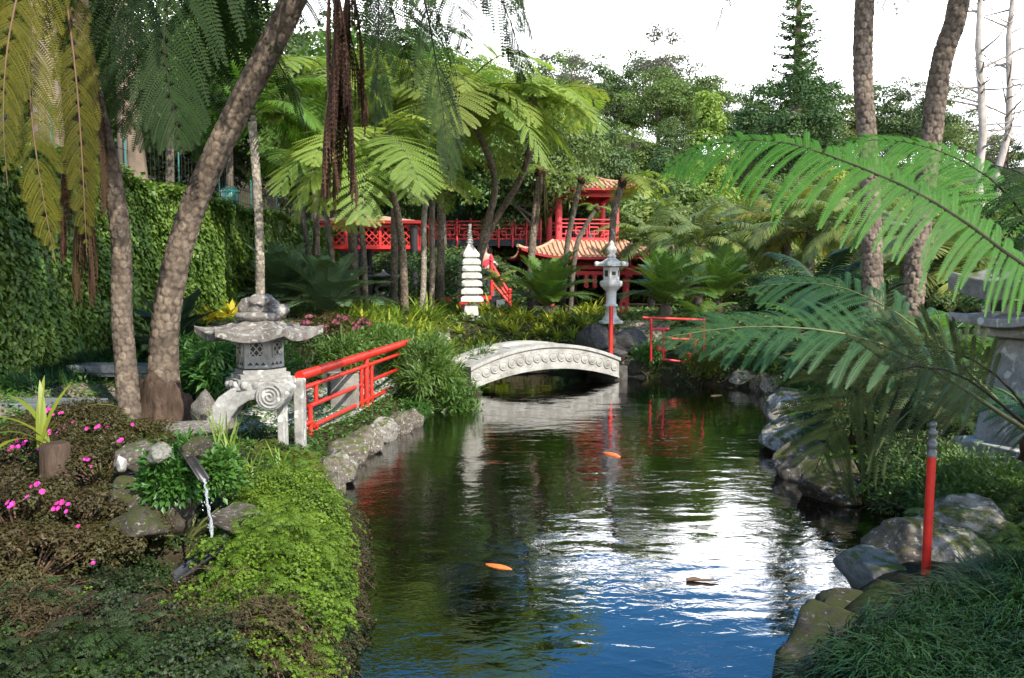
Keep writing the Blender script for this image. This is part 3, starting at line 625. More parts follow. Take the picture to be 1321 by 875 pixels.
def snow_lantern():
    """wide-roofed lantern on curled legs at the left bank"""
    o = at(336, 470, 8.3); o.z = 0
    T = thing('stone_lantern', o, 'wide-roofed grey stone lantern with pierced window, standing on a curled leg beside the red railing', 'stone lantern')
    rot = R(8); z = lambda py: at(336, py, 8.3).z
    rf = hexroof(.52, .17, .07, .085, 6, rot); r = MB().join(rf, off=(0, 0, z(428)))
    bake(r, 'roof', M['stone_rough'], T, bevel=.008)
    f = MB(); zt = z(410); f.lathe([(.20, zt - .03), (.245, zt + .005), (.25, zt + .03), (.215, zt + .055), (.12, zt + .06)], 18)
    bake(f, 'roof_cap', M['stone_rough'], T)
    rk = MB()
    for i, (dx, dy, dz, s) in enumerate([(-.05, 0, .10, .15), (.12, .03, .11, .13), (.02, -.05, .17, .095), (.20, .0, .07, .10), (-.15, .02, .07, .075), (.09, .02, .20, .06)]):
        q = rock_mb(300 + i, 3, 5, .28); rk.join(q, np.diag([s * 1.1, s, s * .78]), (dx, dy, zt + dz))
    bake(rk, 'finial', M['stone_rough'], T)
    b = MB(); z0, z1 = z(473), z(432); hexbox(b, .242, z0, z1, rot)
    for k in range(6):
        a = rot + (k + .5) * math.pi / 3; nn = Vector((math.cos(a), math.sin(a), 0)); tg = Vector((-nn.y, nn.x, 0)); rr = .242 * math.cos(math.pi / 6)
        lattice_window(b, Vector((0, 0, z0 + (z1 - z0) * .60)) + nn * rr, tg, .135, .16, nn)
        for s in (-1, 0, 1):
            b.prism([(-.028, -.012), (.028, -.012), (0, .02)], Vector((0, 0, z0 + .045)) + nn * (rr + .001) + tg * s * .064, tg, (0, 0, 1), .004, 1)  # black triangles painted as the shade inside small piercings
    bake(b, 'light_box', [M['stone'], M['black_paint_and_shade']], T)
    p = MB(); zp = z(475)
    for rr0, rr1, a, c in ((.262, .262, 0, -.045), (.305, .305, -.045, -.09), (.35, .33, -.09, -.19), (.365, .33, -.19, -.225)): hexbox(p, rr1, zp + c, zp + a, rot, 6, rr0 / rr1)
    for k in range(6):                          # carved petals round the platform
        a = rot + (k + .5) * math.pi / 3; nn = Vector((math.cos(a), math.sin(a), 0)); tg = Vector((-nn.y, nn.x, 0))
        for s in (-1.2, 0, 1.2):
            c = nn * .292 + tg * s * .092; lo = MB(); lo.lathe([(.002, -.045), (.038, -.036), (.048, 0), (.038, .036), (.002, .045)], 10); p.join(lo, off=(c.x, c.y, zp - .145))
    bake(p, 'platform', M['stone'], T, bevel=.006)
    # curled front leg drawn as a profile, with its spiral volute
    X = lambda px: at(px, 520, 8.05).x - o.x; zl = lambda py: at(336, py, 8.05).z
    prof = [(282, 560), (266, 548), (272, 528), (284, 512), (300, 501), (318, 495), (345, 492), (368, 494), (378, 500), (372, 515), (350, 522), (334, 514), (322, 517), (310, 525), (300, 538), (294, 552), (288, 562)]
    lg = MB(); lg.prism([(X(a), zl(c)) for a, c in prof], (0, -.20, 0), (1, 0, 0), (0, 0, 1), .24)
    bake(lg, 'curled_leg', M['stone'], T, bevel=.02)
    vo = MB(); cx, cz = X(352), zl(510)
    th = np.arange(28) * 2 * math.pi / 28
    V = [(cx + rr * math.cos(t), yy, cz + rr * math.sin(t)) for rr, yy in ((.150, -.05), (.150, -.34), (.138, -.355), (0.01, -.355)) for t in th]
    vo.add(np.array(V), [[q * 28 + t, q * 28 + (t + 1) % 28, (q + 1) * 28 + (t + 1) % 28, (q + 1) * 28 + t] for q in range(3) for t in range(28)], 0, False)
    sp = [(cx + (.012 + .118 * t / 20) * math.cos(t), -.356, cz + (.012 + .118 * t / 20) * math.sin(t)) for t in np.linspace(0, 20, 120)]
    vo.tube(sp, .012, 6); bake(vo, 'volute', M['stone'], T)
    for px, w, py1, dy in ((357, .075, 548, -.05), (371, .10, 550, .22)):
        q = MB(); zz = h1(o.x + X(px), o.y + dy) - .1; q.box((X(px), dy, (z(492) + zz) / 2), (w, .15, z(492) - zz)); bake(q, 'leg', M['stone'], T, bevel=.012)
    # rough stone under the foot of the leg
    rock('rough_stone', at(266, 530, 8.1), (.17, .15, .24), 'rough pale coral-like knob of stone at the foot of the curled lantern leg', 'stone_rough', 3)
    rock('rough_stone', at(238, 553, 8.0), (.52, .22, .10), 'rough flat ledge of pale stone left of the curled lantern leg', 'stone_rough', 1, .35)
    return T
snow_lantern()

def tall_lantern():
    o = at(788, 417, 17.6)
    T = thing('stone_lantern', o, 'tall slim white stone lantern with curled roof corners on a dark lava rock', 'stone lantern')
    k = 17.6 / FPX; z = lambda py: (417 - py) * k
    b = MB(); b.lathe([(.27, 0), (.27, .05), (.20, .07), (.17, .13), (.14, .17)], 8); bake(b, 'base', M['stone_white'], T, bevel=.01)
    b = MB(); b.lathe([(.135, .15), (.115, z(396)), (.15, z(395.5)), (.15, z(393)), (.115, z(392)), (.115, z(376)), (.15, z(374))], 16); bake(b, 'shaft', M['stone_white'], T)
    b = MB(); b.lathe([(.16, z(374)), (.25, z(369)), (.265, z(366)), (.255, z(363)), (.19, z(362))], 6, rot=R(12), smooth=False); bake(b, 'platform', M['stone_white'], T, bevel=.01)
    b = MB(); hexbox(b, .185, z(362), z(345), R(12))
    for i in range(6):
        a = R(12) + (i + .5) * math.pi / 3; nn = Vector((math.cos(a), math.sin(a), 0)); tg = Vector((-nn.y, nn.x, 0)); q = nn * (.185 * math.cos(math.pi / 6) + .001)
        h = .14 if i % 2 else .08; b.prism([(-.045, -h / 2), (.045, -h / 2), (.045, h / 2), (-.045, h / 2)], q + Vector((0, 0, z(353))), tg, (0, 0, 1), .004, 1)  # black panels painted in for the shade of the window openings
    bake(b, 'light_box', [M['stone_white'], M['black_paint_and_shade']], T)
    r = MB().join(hexroof(.285, .17, .03, .055, 6, R(12)), off=(0, 0, z(341)))
    for i in range(6):                          # curled corner scrolls
        a = R(12) + i * math.pi / 3; c = MB(); c.lathe([(.002, -.06), (.05, -.045), (.062, 0), (.05, .045), (.002, .06)], 10); r.join(c, off=(.335 * math.cos(a), .335 * math.sin(a), z(341) + .0))
    bake(r, 'roof', M['stone_white'], T, bevel=.006)
    f = MB(); f.lathe([(.09, z(333)), (.11, z(331)), (.08, z(329)), (.075, z(328)), (.115, z(325)), (.115, z(321)), (.07, z(318)), (.05, z(316)), (.055, z(314)), (.012, z(311))], 16); bake(f, 'finial', M['stone_white'], T)
    for i, (px, py, s, sd) in enumerate([(772, 434, (.55, .5, .36), 2), (812, 437, (.5, .48, .32), 5)]):
        p = at(px, py, 17.5); rock('lava_rock', (p.x, p.y, p.z - .08), s, ['dark pitted lava rock under the tall white lantern, left of the red post', 'dark pitted lava rock under the tall white lantern, right of the red post'][i], 'stone_lava', sd)
    rock('lava_rock', (at(782, 455, 17.2).x, 17.2, .28), (.9, .55, .30), 'low dark rock at the end of the white arch bridge', 'stone_lava', 6)
tall_lantern()

def stupa():
    Y = 19.6; o = at(606.5, 418, Y); k = Y / FPX
    T = thing('stone_pagoda', o, 'slender white stone stupa of seven stacked roofs with a ringed spire', 'stone pagoda', rz=R(14))
    z = lambda py: (418 - py) * k
    b = MB(); b.box((0, 0, z(413)), (.46, .46, z(408) - z(418)), taper=.93); b.box((0, 0, (z(408) + z(393)) / 2), (.36, .36, z(393) - z(408)), taper=.9); bake(b, 'pedestal', M['stone_white'], T, bevel=.012)
    for top, wd in ((381, 32), (371, 31), (361, 29.5), (351, 28.5), (342, 27), (333.5, 26)):
        t = MB(); w = wd * k * .92; h = 8.5 * k
        t.box((0, 0, z(top) - h * .72), (w, w, h * .55)); t.box((0, 0, z(top) - h * .28), (w * 1.0, w * 1.0, h * .34), taper=.80)
        t.box((0, 0, z(top) + .4 * k), (w * .66, w * .66, 3 * k)); bake(t, 'roof_tier', M['stone_white'], T, bevel=.012)
    t = MB(); w = 24 * k / 2
    t.lathe([(w * 1.25, z(332)), (w * 1.28, z(328.5)), (w * .85, z(323)), (w * .45, z(318)), (w * .34, z(315))], 4, rot=R(45), smooth=False); bake(t, 'top_roof', M['stone_white'], T, bevel=.012)
    f = MB(); pr = []
    for i in range(7): zz = 315 - i * 3.0; r = (4.6 - i * .42) * k; pr += [(r * .62, z(zz)), (r, z(zz - .8)), (r, z(zz - 1.9)), (r * .62, z(zz - 2.6))]
    pr += [(.045, z(293.5)), (.05, z(291)), (.03, z(290))]; f.lathe(pr, 14); bake(f, 'spire', M['stone_white'], T)
stupa()

def right_lantern():
    Y = 7.2; o = onz(1296, 592, 0); o = at(1322, 592, Y); k = Y / FPX
    T = thing('stone_lantern', o, 'big grey stone lantern with thick curved roof behind the tree fern at the right edge', 'stone lantern', rz=R(16))
    z = lambda py: (592 - py) * k
    b = MB(); b.box((0, 0, z(582)), (.86, .86, z(572) - z(596))); bake(b, 'base', M['stone'], T, bevel=.02)
    b = MB(); b.box((0, 0, (z(572) + z(432)) / 2), (.60, .60, z(432) - z(572)), taper=.62); bake(b, 'pedestal', M['stone'], T, bevel=.02)
    b = MB(); b.box((0, 0, z(424)), (.60, .60, .12)); b.join(hexroof(.43, .12, .05, .08, 4, R(45)), off=(0, 0, z(408))); bake(b, 'lower_roof', M['stone'], T, bevel=.01)
    b = MB(); b.box((0, 0, z(394)), (.52, .52, .11)); 
    for s in (-1, 1): b.box((s * .13, -.262, z(394)), (.12, .006, .07), mat=1); b.box((-.262, s * .13, z(394)), (.006, .12, .07), mat=1)  # window openings are black plates, their inner shade put into the colour
    bake(b, 'light_box', [M['stone'], M['black_paint_and_shade']], T)
    b = MB().join(hexroof(.44, .22, .10, .18, 4, R(45), flat=.3), off=(0, 0, z(360))); b.box((-.40, -.22, z(363)), (.24, .18, .08)); bake(b, 'roof', M['stone_grey'], T, bevel=.012)
    b = MB(); b.lathe([(.16, z(334)), (.19, z(330)), (.12, z(322)), (.10, z(318)), (.16, z(310)), (.10, z(300)), (.01, z(292))], 14); bake(b, 'finial', M['stone_grey'], T)
right_lantern()

def small_lantern():
    Y = 25.5; o = at(495, 389, Y); k = Y / FPX; T = thing('stone_lantern', o, 'small grey stone lantern in the shade under the red lattice pavilion', 'stone lantern')
    z = lambda py: (389 - py) * k
    b = MB(); b.lathe([(.36, -.1), (.33, z(380)), (.22, z(377))], 10); bake(b, 'base', M['stone_grey'], T)
    for s in (-1, 1): b = MB(); b.tube([(s * .20, 0, z(378)), (s * .24, 0, z(373)), (s * .17, 0, z(369)), (0, 0, z(368))], .06, 8); bake(b, 'leg', M['stone_grey'], T)
    b = MB(); b.lathe([(.14, z(370)), (.24, z(367)), (.22, z(365))], 6); bake(b, 'platform', M['stone_grey'], T)
    b = MB(); 
    for i in range(6): a = i * math.pi / 3; b.box((.13 * math.cos(a), .13 * math.sin(a), z(361.5)), (.05, .05, .2))
    bake(b, 'light_box', M['stone_grey'], T)
    b = MB().join(hexroof(.40, .10, .04, .04, 6), off=(0, 0, z(356.5))); bake(b, 'roof', M['stone_grey'], T)
    b = MB(); b.lathe([(.08, z(354)), (.09, z(352)), (.01, z(348))], 10); bake(b, 'finial', M['stone_grey'], T)
small_lantern()

# ------------------------------------------------------------------ red railings and posts
def seg_bar(mb, a, b, r, n=10): mb.tube([a, b], r, n)
def red_railing():
    A = at(392, 567, 9.35); B = Vector((-1.80, 13.9, A.z + .05)); d = B - A; Lr = d.length; T = thing('red_railing', A, 'low glossy red railing of stepped fretwork on the left bank of the pond', 'railing')
    Hh = at(390, 484, 9.35).z - A.z
    P = lambda u, v: Vector((0, 0, Hh * v)) + d * u
    for u, nm in ((0.0, 'post'), (.5, 'post'), (1.0, 'post')):
        mb = MB(); mb.tube([P(u, -.25), P(u, .98)], .038, 10); bake(mb, nm, M['red'], T)
    mb = MB(); e = d.normalized() * .10; mb.tube([P(0, 1) - e, P(.5, 1.0), P(1, 1) + e], .058, 14); bake(mb, 'handrail', M['red'], T)
    def bay(u0, s):
        q = lambda u: u0 + s * u * .5
        hs = [(.80, 0, 1), (.48, .17, .90), (.48, .08, .17), (.14, .14, 1), (-.06, .32, 1), (.22, 0, .11)]
        vs = [(.17, .48, .80), (.09, .02, .48), (.90, -.06, .80), (.17, .05, .14)]
        for v, a, b in hs:
            mb = MB(); seg_bar(mb, P(q(a), v), P(q(b), v), .028); bake(mb, 'rail', M['red'], T)
        for u, a, b in vs:
            mb = MB(); seg_bar(mb, P(q(u), a), P(q(u), b), .028); bake(mb, 'upright', M['red'], T)
    bay(0, 1); bay(1.0, -1)
red_railing()
def far_railing():
    Y = 15.9; o = at(873, 470, Y); k = 4.373
    T = thing('red_railing', o, 'short red fretwork railing panel across the pond, half hidden behind fern fronds', 'railing')
    def W(x, y): p = at(720 + x / k, 300 + y / k, Y) - o; return p
    rails = [((522, 545), (625, 545)), ((650, 600), (790, 605)), ((700, 680), (780, 690)), ((585, 715), (765, 738)), ((565, 660), (612, 668)), ((478, 480), (832, 494)), ((595, 590), (650, 600))]
    ups = [((525, 480), (525, 725)), ((595, 545), (595, 720)), ((775, 600), (775, 690)), ((745, 680), (745, 735)), ((565, 630), (565, 665)), ((822, 480), (825, 725)), ((745, 575), (745, 605))]
    for a, b in rails: mb = MB(); seg_bar(mb, W(*a), W(*b), .026, 8); bake(mb, 'rail', M['red'], T)
    for a, b in ups: mb = MB(); seg_bar(mb, W(*a), W(*b), .028, 8); bake(mb, 'post', M['red'], T)
far_railing()
def post(px, py0, py1, Y, w, label, lean=0):
    a = at(px, py1, Y); b = at(px, py0, Y); T = thing('red_post', a, label, 'post')
    return T, (b.z - a.z)
T, h = post(788, 395, 456, 16.35, 5, 'slim plain red post standing at the right end of the white bridge')
mb = MB(); mb.tube([(0, 0, -.15), (0, 0, h)], .043, 10); bake(mb, 'pole', M['red'], T)
T, h = post(1193, 545, 752, 4.55, 11, 'red water standpipe with a grey metal fitting on top, among the boulders at right')
x = .012; mb = MB(); mb.tube([(0, 0, -.2), (x, 0, h - .20)], .0245, 14); bake(mb, 'pipe', M['red'], T)
f = MB(); f.lathe([(.027, h - .20), (.027, h - .165), (.022, h - .163), (.022, h - .15), (.028, h - .148), (.028, h - .115), (.021, h - .112), (.019, h - .075), (.027, h - .072), (.027, h - .05), (.016, h - .046), (.016, h - .025), (.023, h - .02), (.020, h), (.008, h + .004)], 12, (x, 0, 0)); f.tube([(x - .005, 0, h - .06), (x + .03, -.01, h - .055)], .009, 8); bake(f, 'tap_fitting', M['steel'], T)

# ------------------------------------------------------------------ two-storey red pagoda and its walkway
def tiled_roof(hw, zr, ze, hr, lift, nt, T, name='roof'):
    """hipped roof, eave half-width hw, ridge half-width hr, rows of round tiles, swept corners, red soffit and fascia"""
    mb = MB(); n = 16
    def P(f, u, q):                             # face f, along u -1..1, from ridge (0) to eave (1)
        w = hr + (hw - hr) * q; z = zr + (ze - zr) * (1 - max(0, 1 - q) ** 1.65) + lift * abs(u) ** 3.5 * q ** 2; x, y = u * w, -w * (1 + .03 * abs(u) ** 4 * q)
        for _ in range(f): x, y = -y, x
        return (x, y, z)
    und = []
    for f in range(4):
        V = []; F = []
        for i in range(n + 1):
            for j in range(9): V.append(P(f, -1 + 2 * i / n, j / 8))
        for i in range(n):
            for j in range(8): F.append([i * 9 + j, i * 9 + j + 1, (i + 1) * 9 + j + 1, (i + 1) * 9 + j])
        mb.add(np.array(V), F, 0)
        V = []; F = []                          # fascia and soffit
        for i in range(n + 1):
            a = Vector(P(f, -1 + 2 * i / n, 1)); V += [tuple(a), tuple(a - Vector((0, 0, .11))), (a.x * .70, a.y * .70, ze - .16)]
        for i in range(n):
            for j in range(2): F.append([i * 3 + j, i * 3 + j + 1, (i + 1) * 3 + j + 1, (i + 1) * 3 + j])
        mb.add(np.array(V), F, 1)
        for i in range(nt):                     # tile ribs run down the slope, cut off by the hips
            x0 = (-1 + 2 * (i + .5) / nt) * hw; q0 = max(0.0, (abs(x0) - hr) / (hw - hr)); pts = []
            if q0 > .93: continue
            for q in np.linspace(q0, 1.02, 7):
                w = hr + (hw - hr) * q; p = P(f, max(-1, min(1, x0 / w)), q); pts.append((p[0], p[1], p[2] + .02))
            mb.tube(pts, hw / nt * .55, 6, 0, rnd=random.random())
    for f in range(4): mb.tube([tuple(np.array(P(f, 1, q)) + [0, 0, .04]) for q in np.linspace(0, 1.03, 8)], .075, 8, 0)
    o = bake(mb, name, [M['tile'], M['red_deep']], T); return o
def fret(mb, a, b, h, r=.022, bays=1, z0=0.0):
    """fretwork panel from a to b, height h"""
    a = Vector(a); d = Vector(b) - a
    for k in range(bays):
        P = lambda u, v: a + d * ((k + u) / bays) + Vector((0, 0, z0 + h * v))
        for v, u0, u1 in ((1, 0, 1), (.06, 0, 1), (.80, 0, 1), (.62, .08, .40), (.62, .60, .92), (.45, .25, .75), (.28, .08, .40), (.28, .60, .92)): mb.beam(P(u0, v), P(u1, v), r * 1.6, r * 2)
        for u, v0, v1 in ((0.004, 0, 1), (.996, 0, 1), (.08, .28, .80), (.92, .28, .80), (.40, .28, .62), (.60, .28, .62), (.25, .06, .45), (.75, .06, .45)): mb.beam(P(u, v0), P(u, v1), r * 1.55, r * 1.95)
def pagoda():
    Y = 35.0; o = at(749, 404, Y); k = Y / FPX; zc = lambda py: at(749, py, Y).z - o.z
    T = thing('pagoda', o, 'two-storey red pagoda with orange tiled roofs beyond the garden', 'pagoda', rz=R(7))
    fl = zc(311); hw2 = 1.42
    b = MB()
    for s in (-1, 1):
        for q in (-1, 1): c = MB(); c.tube([(s * 1.6, q * 1.6, -.3), (s * 1.6, q * 1.6, zc(333))], .15, 12); bake(c, 'column', M['red_far'], T)
    for s in (-1, 1):
        for q in (-1, 1): c = MB(); c.tube([(s * 1.22, q * 1.22, fl - .1), (s * 1.22, q * 1.22, zc(252))], .15, 12); bake(c, 'column', M['red_far'], T)
    b = MB(); b.box((0, 0, fl - .12), (2.9, 2.9, .22)); bake(b, 'upper_floor', M['red_far'], T, bevel=.02)
    b = MB()
    for s in (-1, 1): b.box((0, s * 1.24, zc(253.5)), (2.9, .26, .30)); b.box((s * 1.243, 0, zc(253.3)), (.26, 2.18, .29))
    bake(b, 'upper_beam', M['red_far'], T)
    b = MB()
    for s in (-1, 1): b.box((0, s * 1.62, zc(337)), (3.6, .24, .42)); b.box((s * 1.622, 0, zc(337.1)), (.24, 2.98, .41))
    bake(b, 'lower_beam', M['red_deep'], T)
    for s in (-1, 1):
        b = MB()
        for zz in (346, 353): b.box((0, s * 1.9, zc(zz)), (5.2 if zz == 346 else 4.7, .16, .16))
        for xx in (-1.6, 1.6): b.box((xx, s * 1.9, zc(349)), (.30, .30, .62))
        bake(b, 'gate_frame', M['red_far'], T, bevel=.015)
    for xx in (-.18, .18): b = MB(); b.box((xx, -1.9, zc(362)), (.18, .16, .6)); bake(b, 'gate_strut', M['red_far'], T, bevel=.015)
    tiled_roof(2.12, zc(229), zc(249), .30, .33, 21, T, 'upper_roof')
    tiled_roof(3.05, zc(311) - .1, zc(334), 1.5, .36, 30, T, 'lower_roof')
    for i, (p, q) in enumerate((((-1.2, -1.2, fl), (1.2, -1.2, fl)), ((1.2, -1.2, fl), (1.2, 1.2, fl)), ((1.2, 1.2, fl), (-1.2, 1.2, fl)))):
        m = MB(); fret(m, p, q, .84, .025, 2); bake(m, 'balustrade', M['red_far'], T)
    for x0 in (-.18, .36):
        m = MB(); m.lathe([(.20, fl), (.20, fl + .06), (.12, fl + .12), (.12, fl + .30), (.22, fl + .36), (.22, fl + .44)], 12, (x0 + .08, .2, 0)); bake(m, 'stone_stool', M['stone_white'], T)
    # walkway at upper-floor level going left
    W = thing('walkway_bridge', at(705, 311, 35.4), 'long raised red walkway with fretwork railings leading left from the pagoda', 'footbridge'); w0 = W.location
    xl = at(556, 311, 35.4).x - w0.x; x1 = -.25
    g = MB(); g.box(((xl + x1) / 2, 0, -.13), (x1 - xl, 1.7, .24)); bake(g, 'girder', M['black_paint_and_shade'], W)
    for yy in (-.8, .8):
        m = MB(); fret(m, (xl, yy, 0), (x1, yy, 0), .80, .025, 4); bake(m, 'railing', M['red_far'], W)
        for i in range(9):
            q = MB(); x = xl + (x1 - xl) * (i + .02) / 8.1; q.tube([(x, yy - .07 * np.sign(-yy), -.32), (x, yy - .07 * np.sign(-yy), .92)], .045, 8); bake(q, 'post', M['red_far'], W)
    for i in range(3): q = MB(); x = xl + (x1 - xl) * (.15 + i * .33); q.box((x, 0, -1.7), (.16, 1.2, 2.9)); bake(q, 'pier', M['black_paint_and_shade'], W)
pagoda()
def stairs():
    Y = 25.0; o = at(662, 398, Y); T = thing('garden_stairs', o, 'dark stairs with sloping red handrails climbing behind the white stupa', 'stairs')
    n = 7; run = (at(612, 350, Y).x - o.x) / n; rise = (at(662, 356, Y).z - at(662, 394, Y).z) / n
    for i in range(n):
        m = MB(); m.box((run * (i + .5) - .12, .35 + i * .10, rise * (i + .5) - .3), (abs(run) * 1.6, 1.3, rise + .6)); bake(m, 'step', M['slab'] if i % 2 else M['black_paint_and_shade'], T)
    N0 = at(657, 396, Y) - o; N1 = at(634, 372, Y) - o; hN = .52
    for side in (0, 1):
        dy = side * 1.35; t0 = at(657, 379, Y) - o; t1 = at(634, 341, Y) - o
        for p, top in ((at(657.5, 398, Y) - o, at(657, 376, Y) - o), (at(634, 378, Y) - o, at(634, 338, Y) - o)):
            m = MB(); m.tube([(p.x, dy, p.z - .2), (p.x, dy, top.z)], .055, 10); m.lathe([(.02, top.z - .01), (.07, top.z + .02), (.07, top.z + .06), (.02, top.z + .09)], 10, (p.x, dy, 0)); bake(m, 'newel_post', M['red_old'], T)
        for dz in (0, .30, .55):
            m = MB(); m.tube([(t0.x, dy, t0.z - dz * .55), (t1.x, dy, t1.z - dz)], .035 if dz else .045, 8); bake(m, 'handrail', M['red_old'], T)
    return T
stairs()
def low_fence(x0, x1, py0, py1, Y, label):
    o = at(x0, py1, Y); T = thing('low_red_fence', o, label, 'fence'); k = Y / FPX; w = (x1 - x0) * k; h = (py1 - py0) * k
    m = MB(); m.beam((0, 0, h), (w, 0, h), .09, .10); bake(m, 'top_rail', M['red_old'], T)
    m = MB(); m.beam((.05, 0, h * .45), (w - .05, 0, h * .45), .05, .05); bake(m, 'rail', M['red_old'], T)
    for u in (.1, .9): m = MB(); m.beam((w * u, 0, -.2), (w * u, 0, h * .95), .07, .07); bake(m, 'post', M['red_old'], T)
low_fence(568, 581, 386, 398, 22.5, 'short low red fence left of the white stupa')
low_fence(590, 634, 384, 398, 22.5, 'low red fence passing behind the white stupa')
low_fence(800, 809, 388, 410, 21.0, 'low red fence right of the tall white lantern')

def pavilion():
    Y = 26.5; o = at(478, 392, Y); k = Y / FPX; zc = lambda py: at(478, py, Y).z - o.z
    T = thing('lattice_pavilion', o, 'open garden pavilion with black columns and a deep red lattice frieze', 'pavilion')
    x0 = at(404, 300, Y).x - o.x; x1 = at(534, 300, Y).x - o.x; D = 2.6; zt, zb = zc(291), zc(319)
    for x in (x0, (x0 + x1) * .5 - .3, x1):
        for y in (0, D): m = MB(); m.tube([(x, y, -.3), (x, y, zt)], .125, 12); m.lathe([(.18, -.1), (.18, .1), (.14, .14)], 12, (x, y, 0)); bake(m, 'column', M['black_paint_and_shade'], T)
    def lattice(a, b):
        m = MB(); a = Vector(a); b = Vector(b); d = b - a; L_ = d.length; d.normalize(); n = Vector((-d.y, d.x, 0)); hh = zt - zb
        m.beam(a + Vector((0, 0, zt)), b + Vector((0, 0, zt)), .09, .12); m.beam(a + Vector((0, 0, zb)), b + Vector((0, 0, zb)), .09, .12)
        nb = 3
        for i in range(nb + 1): p = a + d * (L_ * i / nb); m.beam(p + Vector((0, 0, zb)), p + Vector((0, 0, zt)), .085, .085)
        st = .22; s = -hh
        while s < L_:
            u0, u1 = max(0, s), min(L_, s + hh)
            if u1 > u0:
                m.beam(a + d * u0 + Vector((0, 0, zb + u0 - s)) + n * .008, a + d * u1 + Vector((0, 0, zb + u1 - s)) + n * .008, .036, .016, up=n)
                m.beam(a + d * u0 + Vector((0, 0, zt - (u0 - s))) - n * .010, a + d * u1 + Vector((0, 0, zt - (u1 - s))) - n * .010, .036, .016, up=n)
            s += st
        bake(m, 'lattice_frieze', M['red_old'], T)
    lattice((x0, 0, 0), (x1, 0, 0)); lattice((x1, 0, 0), (x1, D, 0)); lattice((x0, D, 0), (x1, D, 0)); lattice((x0, 0, 0), (x0, D, 0))
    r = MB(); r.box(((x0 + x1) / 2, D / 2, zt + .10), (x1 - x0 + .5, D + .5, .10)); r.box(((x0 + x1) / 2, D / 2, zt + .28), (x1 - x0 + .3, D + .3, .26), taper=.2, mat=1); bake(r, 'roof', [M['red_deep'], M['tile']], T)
pavilion()

# ------------------------------------------------------------------ benches, blocks, spout, wall
def bench(px0, px1, py, Y, label, rz=0, leg=True):
    a = at(px0, py, Y); b = at(px1, py, Y); c = (a + b) / 2; g = h1(c.x, c.y); T = thing('stone_bench', (c.x, c.y, g), label, 'bench', rz=rz)
    L_ = b.x - a.x; h = a.z - g; m = MB(); m.box((0, 0, h - .045), (L_, .42, .09)); m.box((0, 0, h - .115), (L_ * .96, .36, .05)); bake(m, 'slab', M['slab'], T, bevel=.008)
    for s in (-1, 1):
        m = MB(); m.box((s * L_ * .36, 0, (h - .14) / 2 - .03), (.20, .30, h - .14 + .06)); m.box((s * L_ * .36, 0, h - .165), (.27, .34, .05)); bake(m, 'leg', M['stone_grey'], T, bevel=.012)
bench(96, 212, 470, 9.9, 'dark slate-topped stone bench behind the two fern trunks', R(-5))
bench(-40, 127, 517, 7.7, 'low dark slate-topped stone bench behind the strap-leaved plant at the left edge', R(-4))
m = MB(); o = onz(443, 531, .16); k = o.y / FPX; m.box((0, 0, .27), (.40, .34, .62)); tag(bake(m, 'stone_block', M['stone_grey'], None, (o.x, o.y, o.z - .02), R(20), .02), 'square upright stone block standing behind the red railing', 'stone block')
m = MB(); o = onz(426, 490, .45); m.box((0, 0, .12), (.30, .30, .5)); tag(bake(m, 'stone_block', M['stone_grey'], None, (o.x, o.y, o.z - .1), R(20), .02), 'small pale stone block beyond the square block behind the red railing', 'stone block')

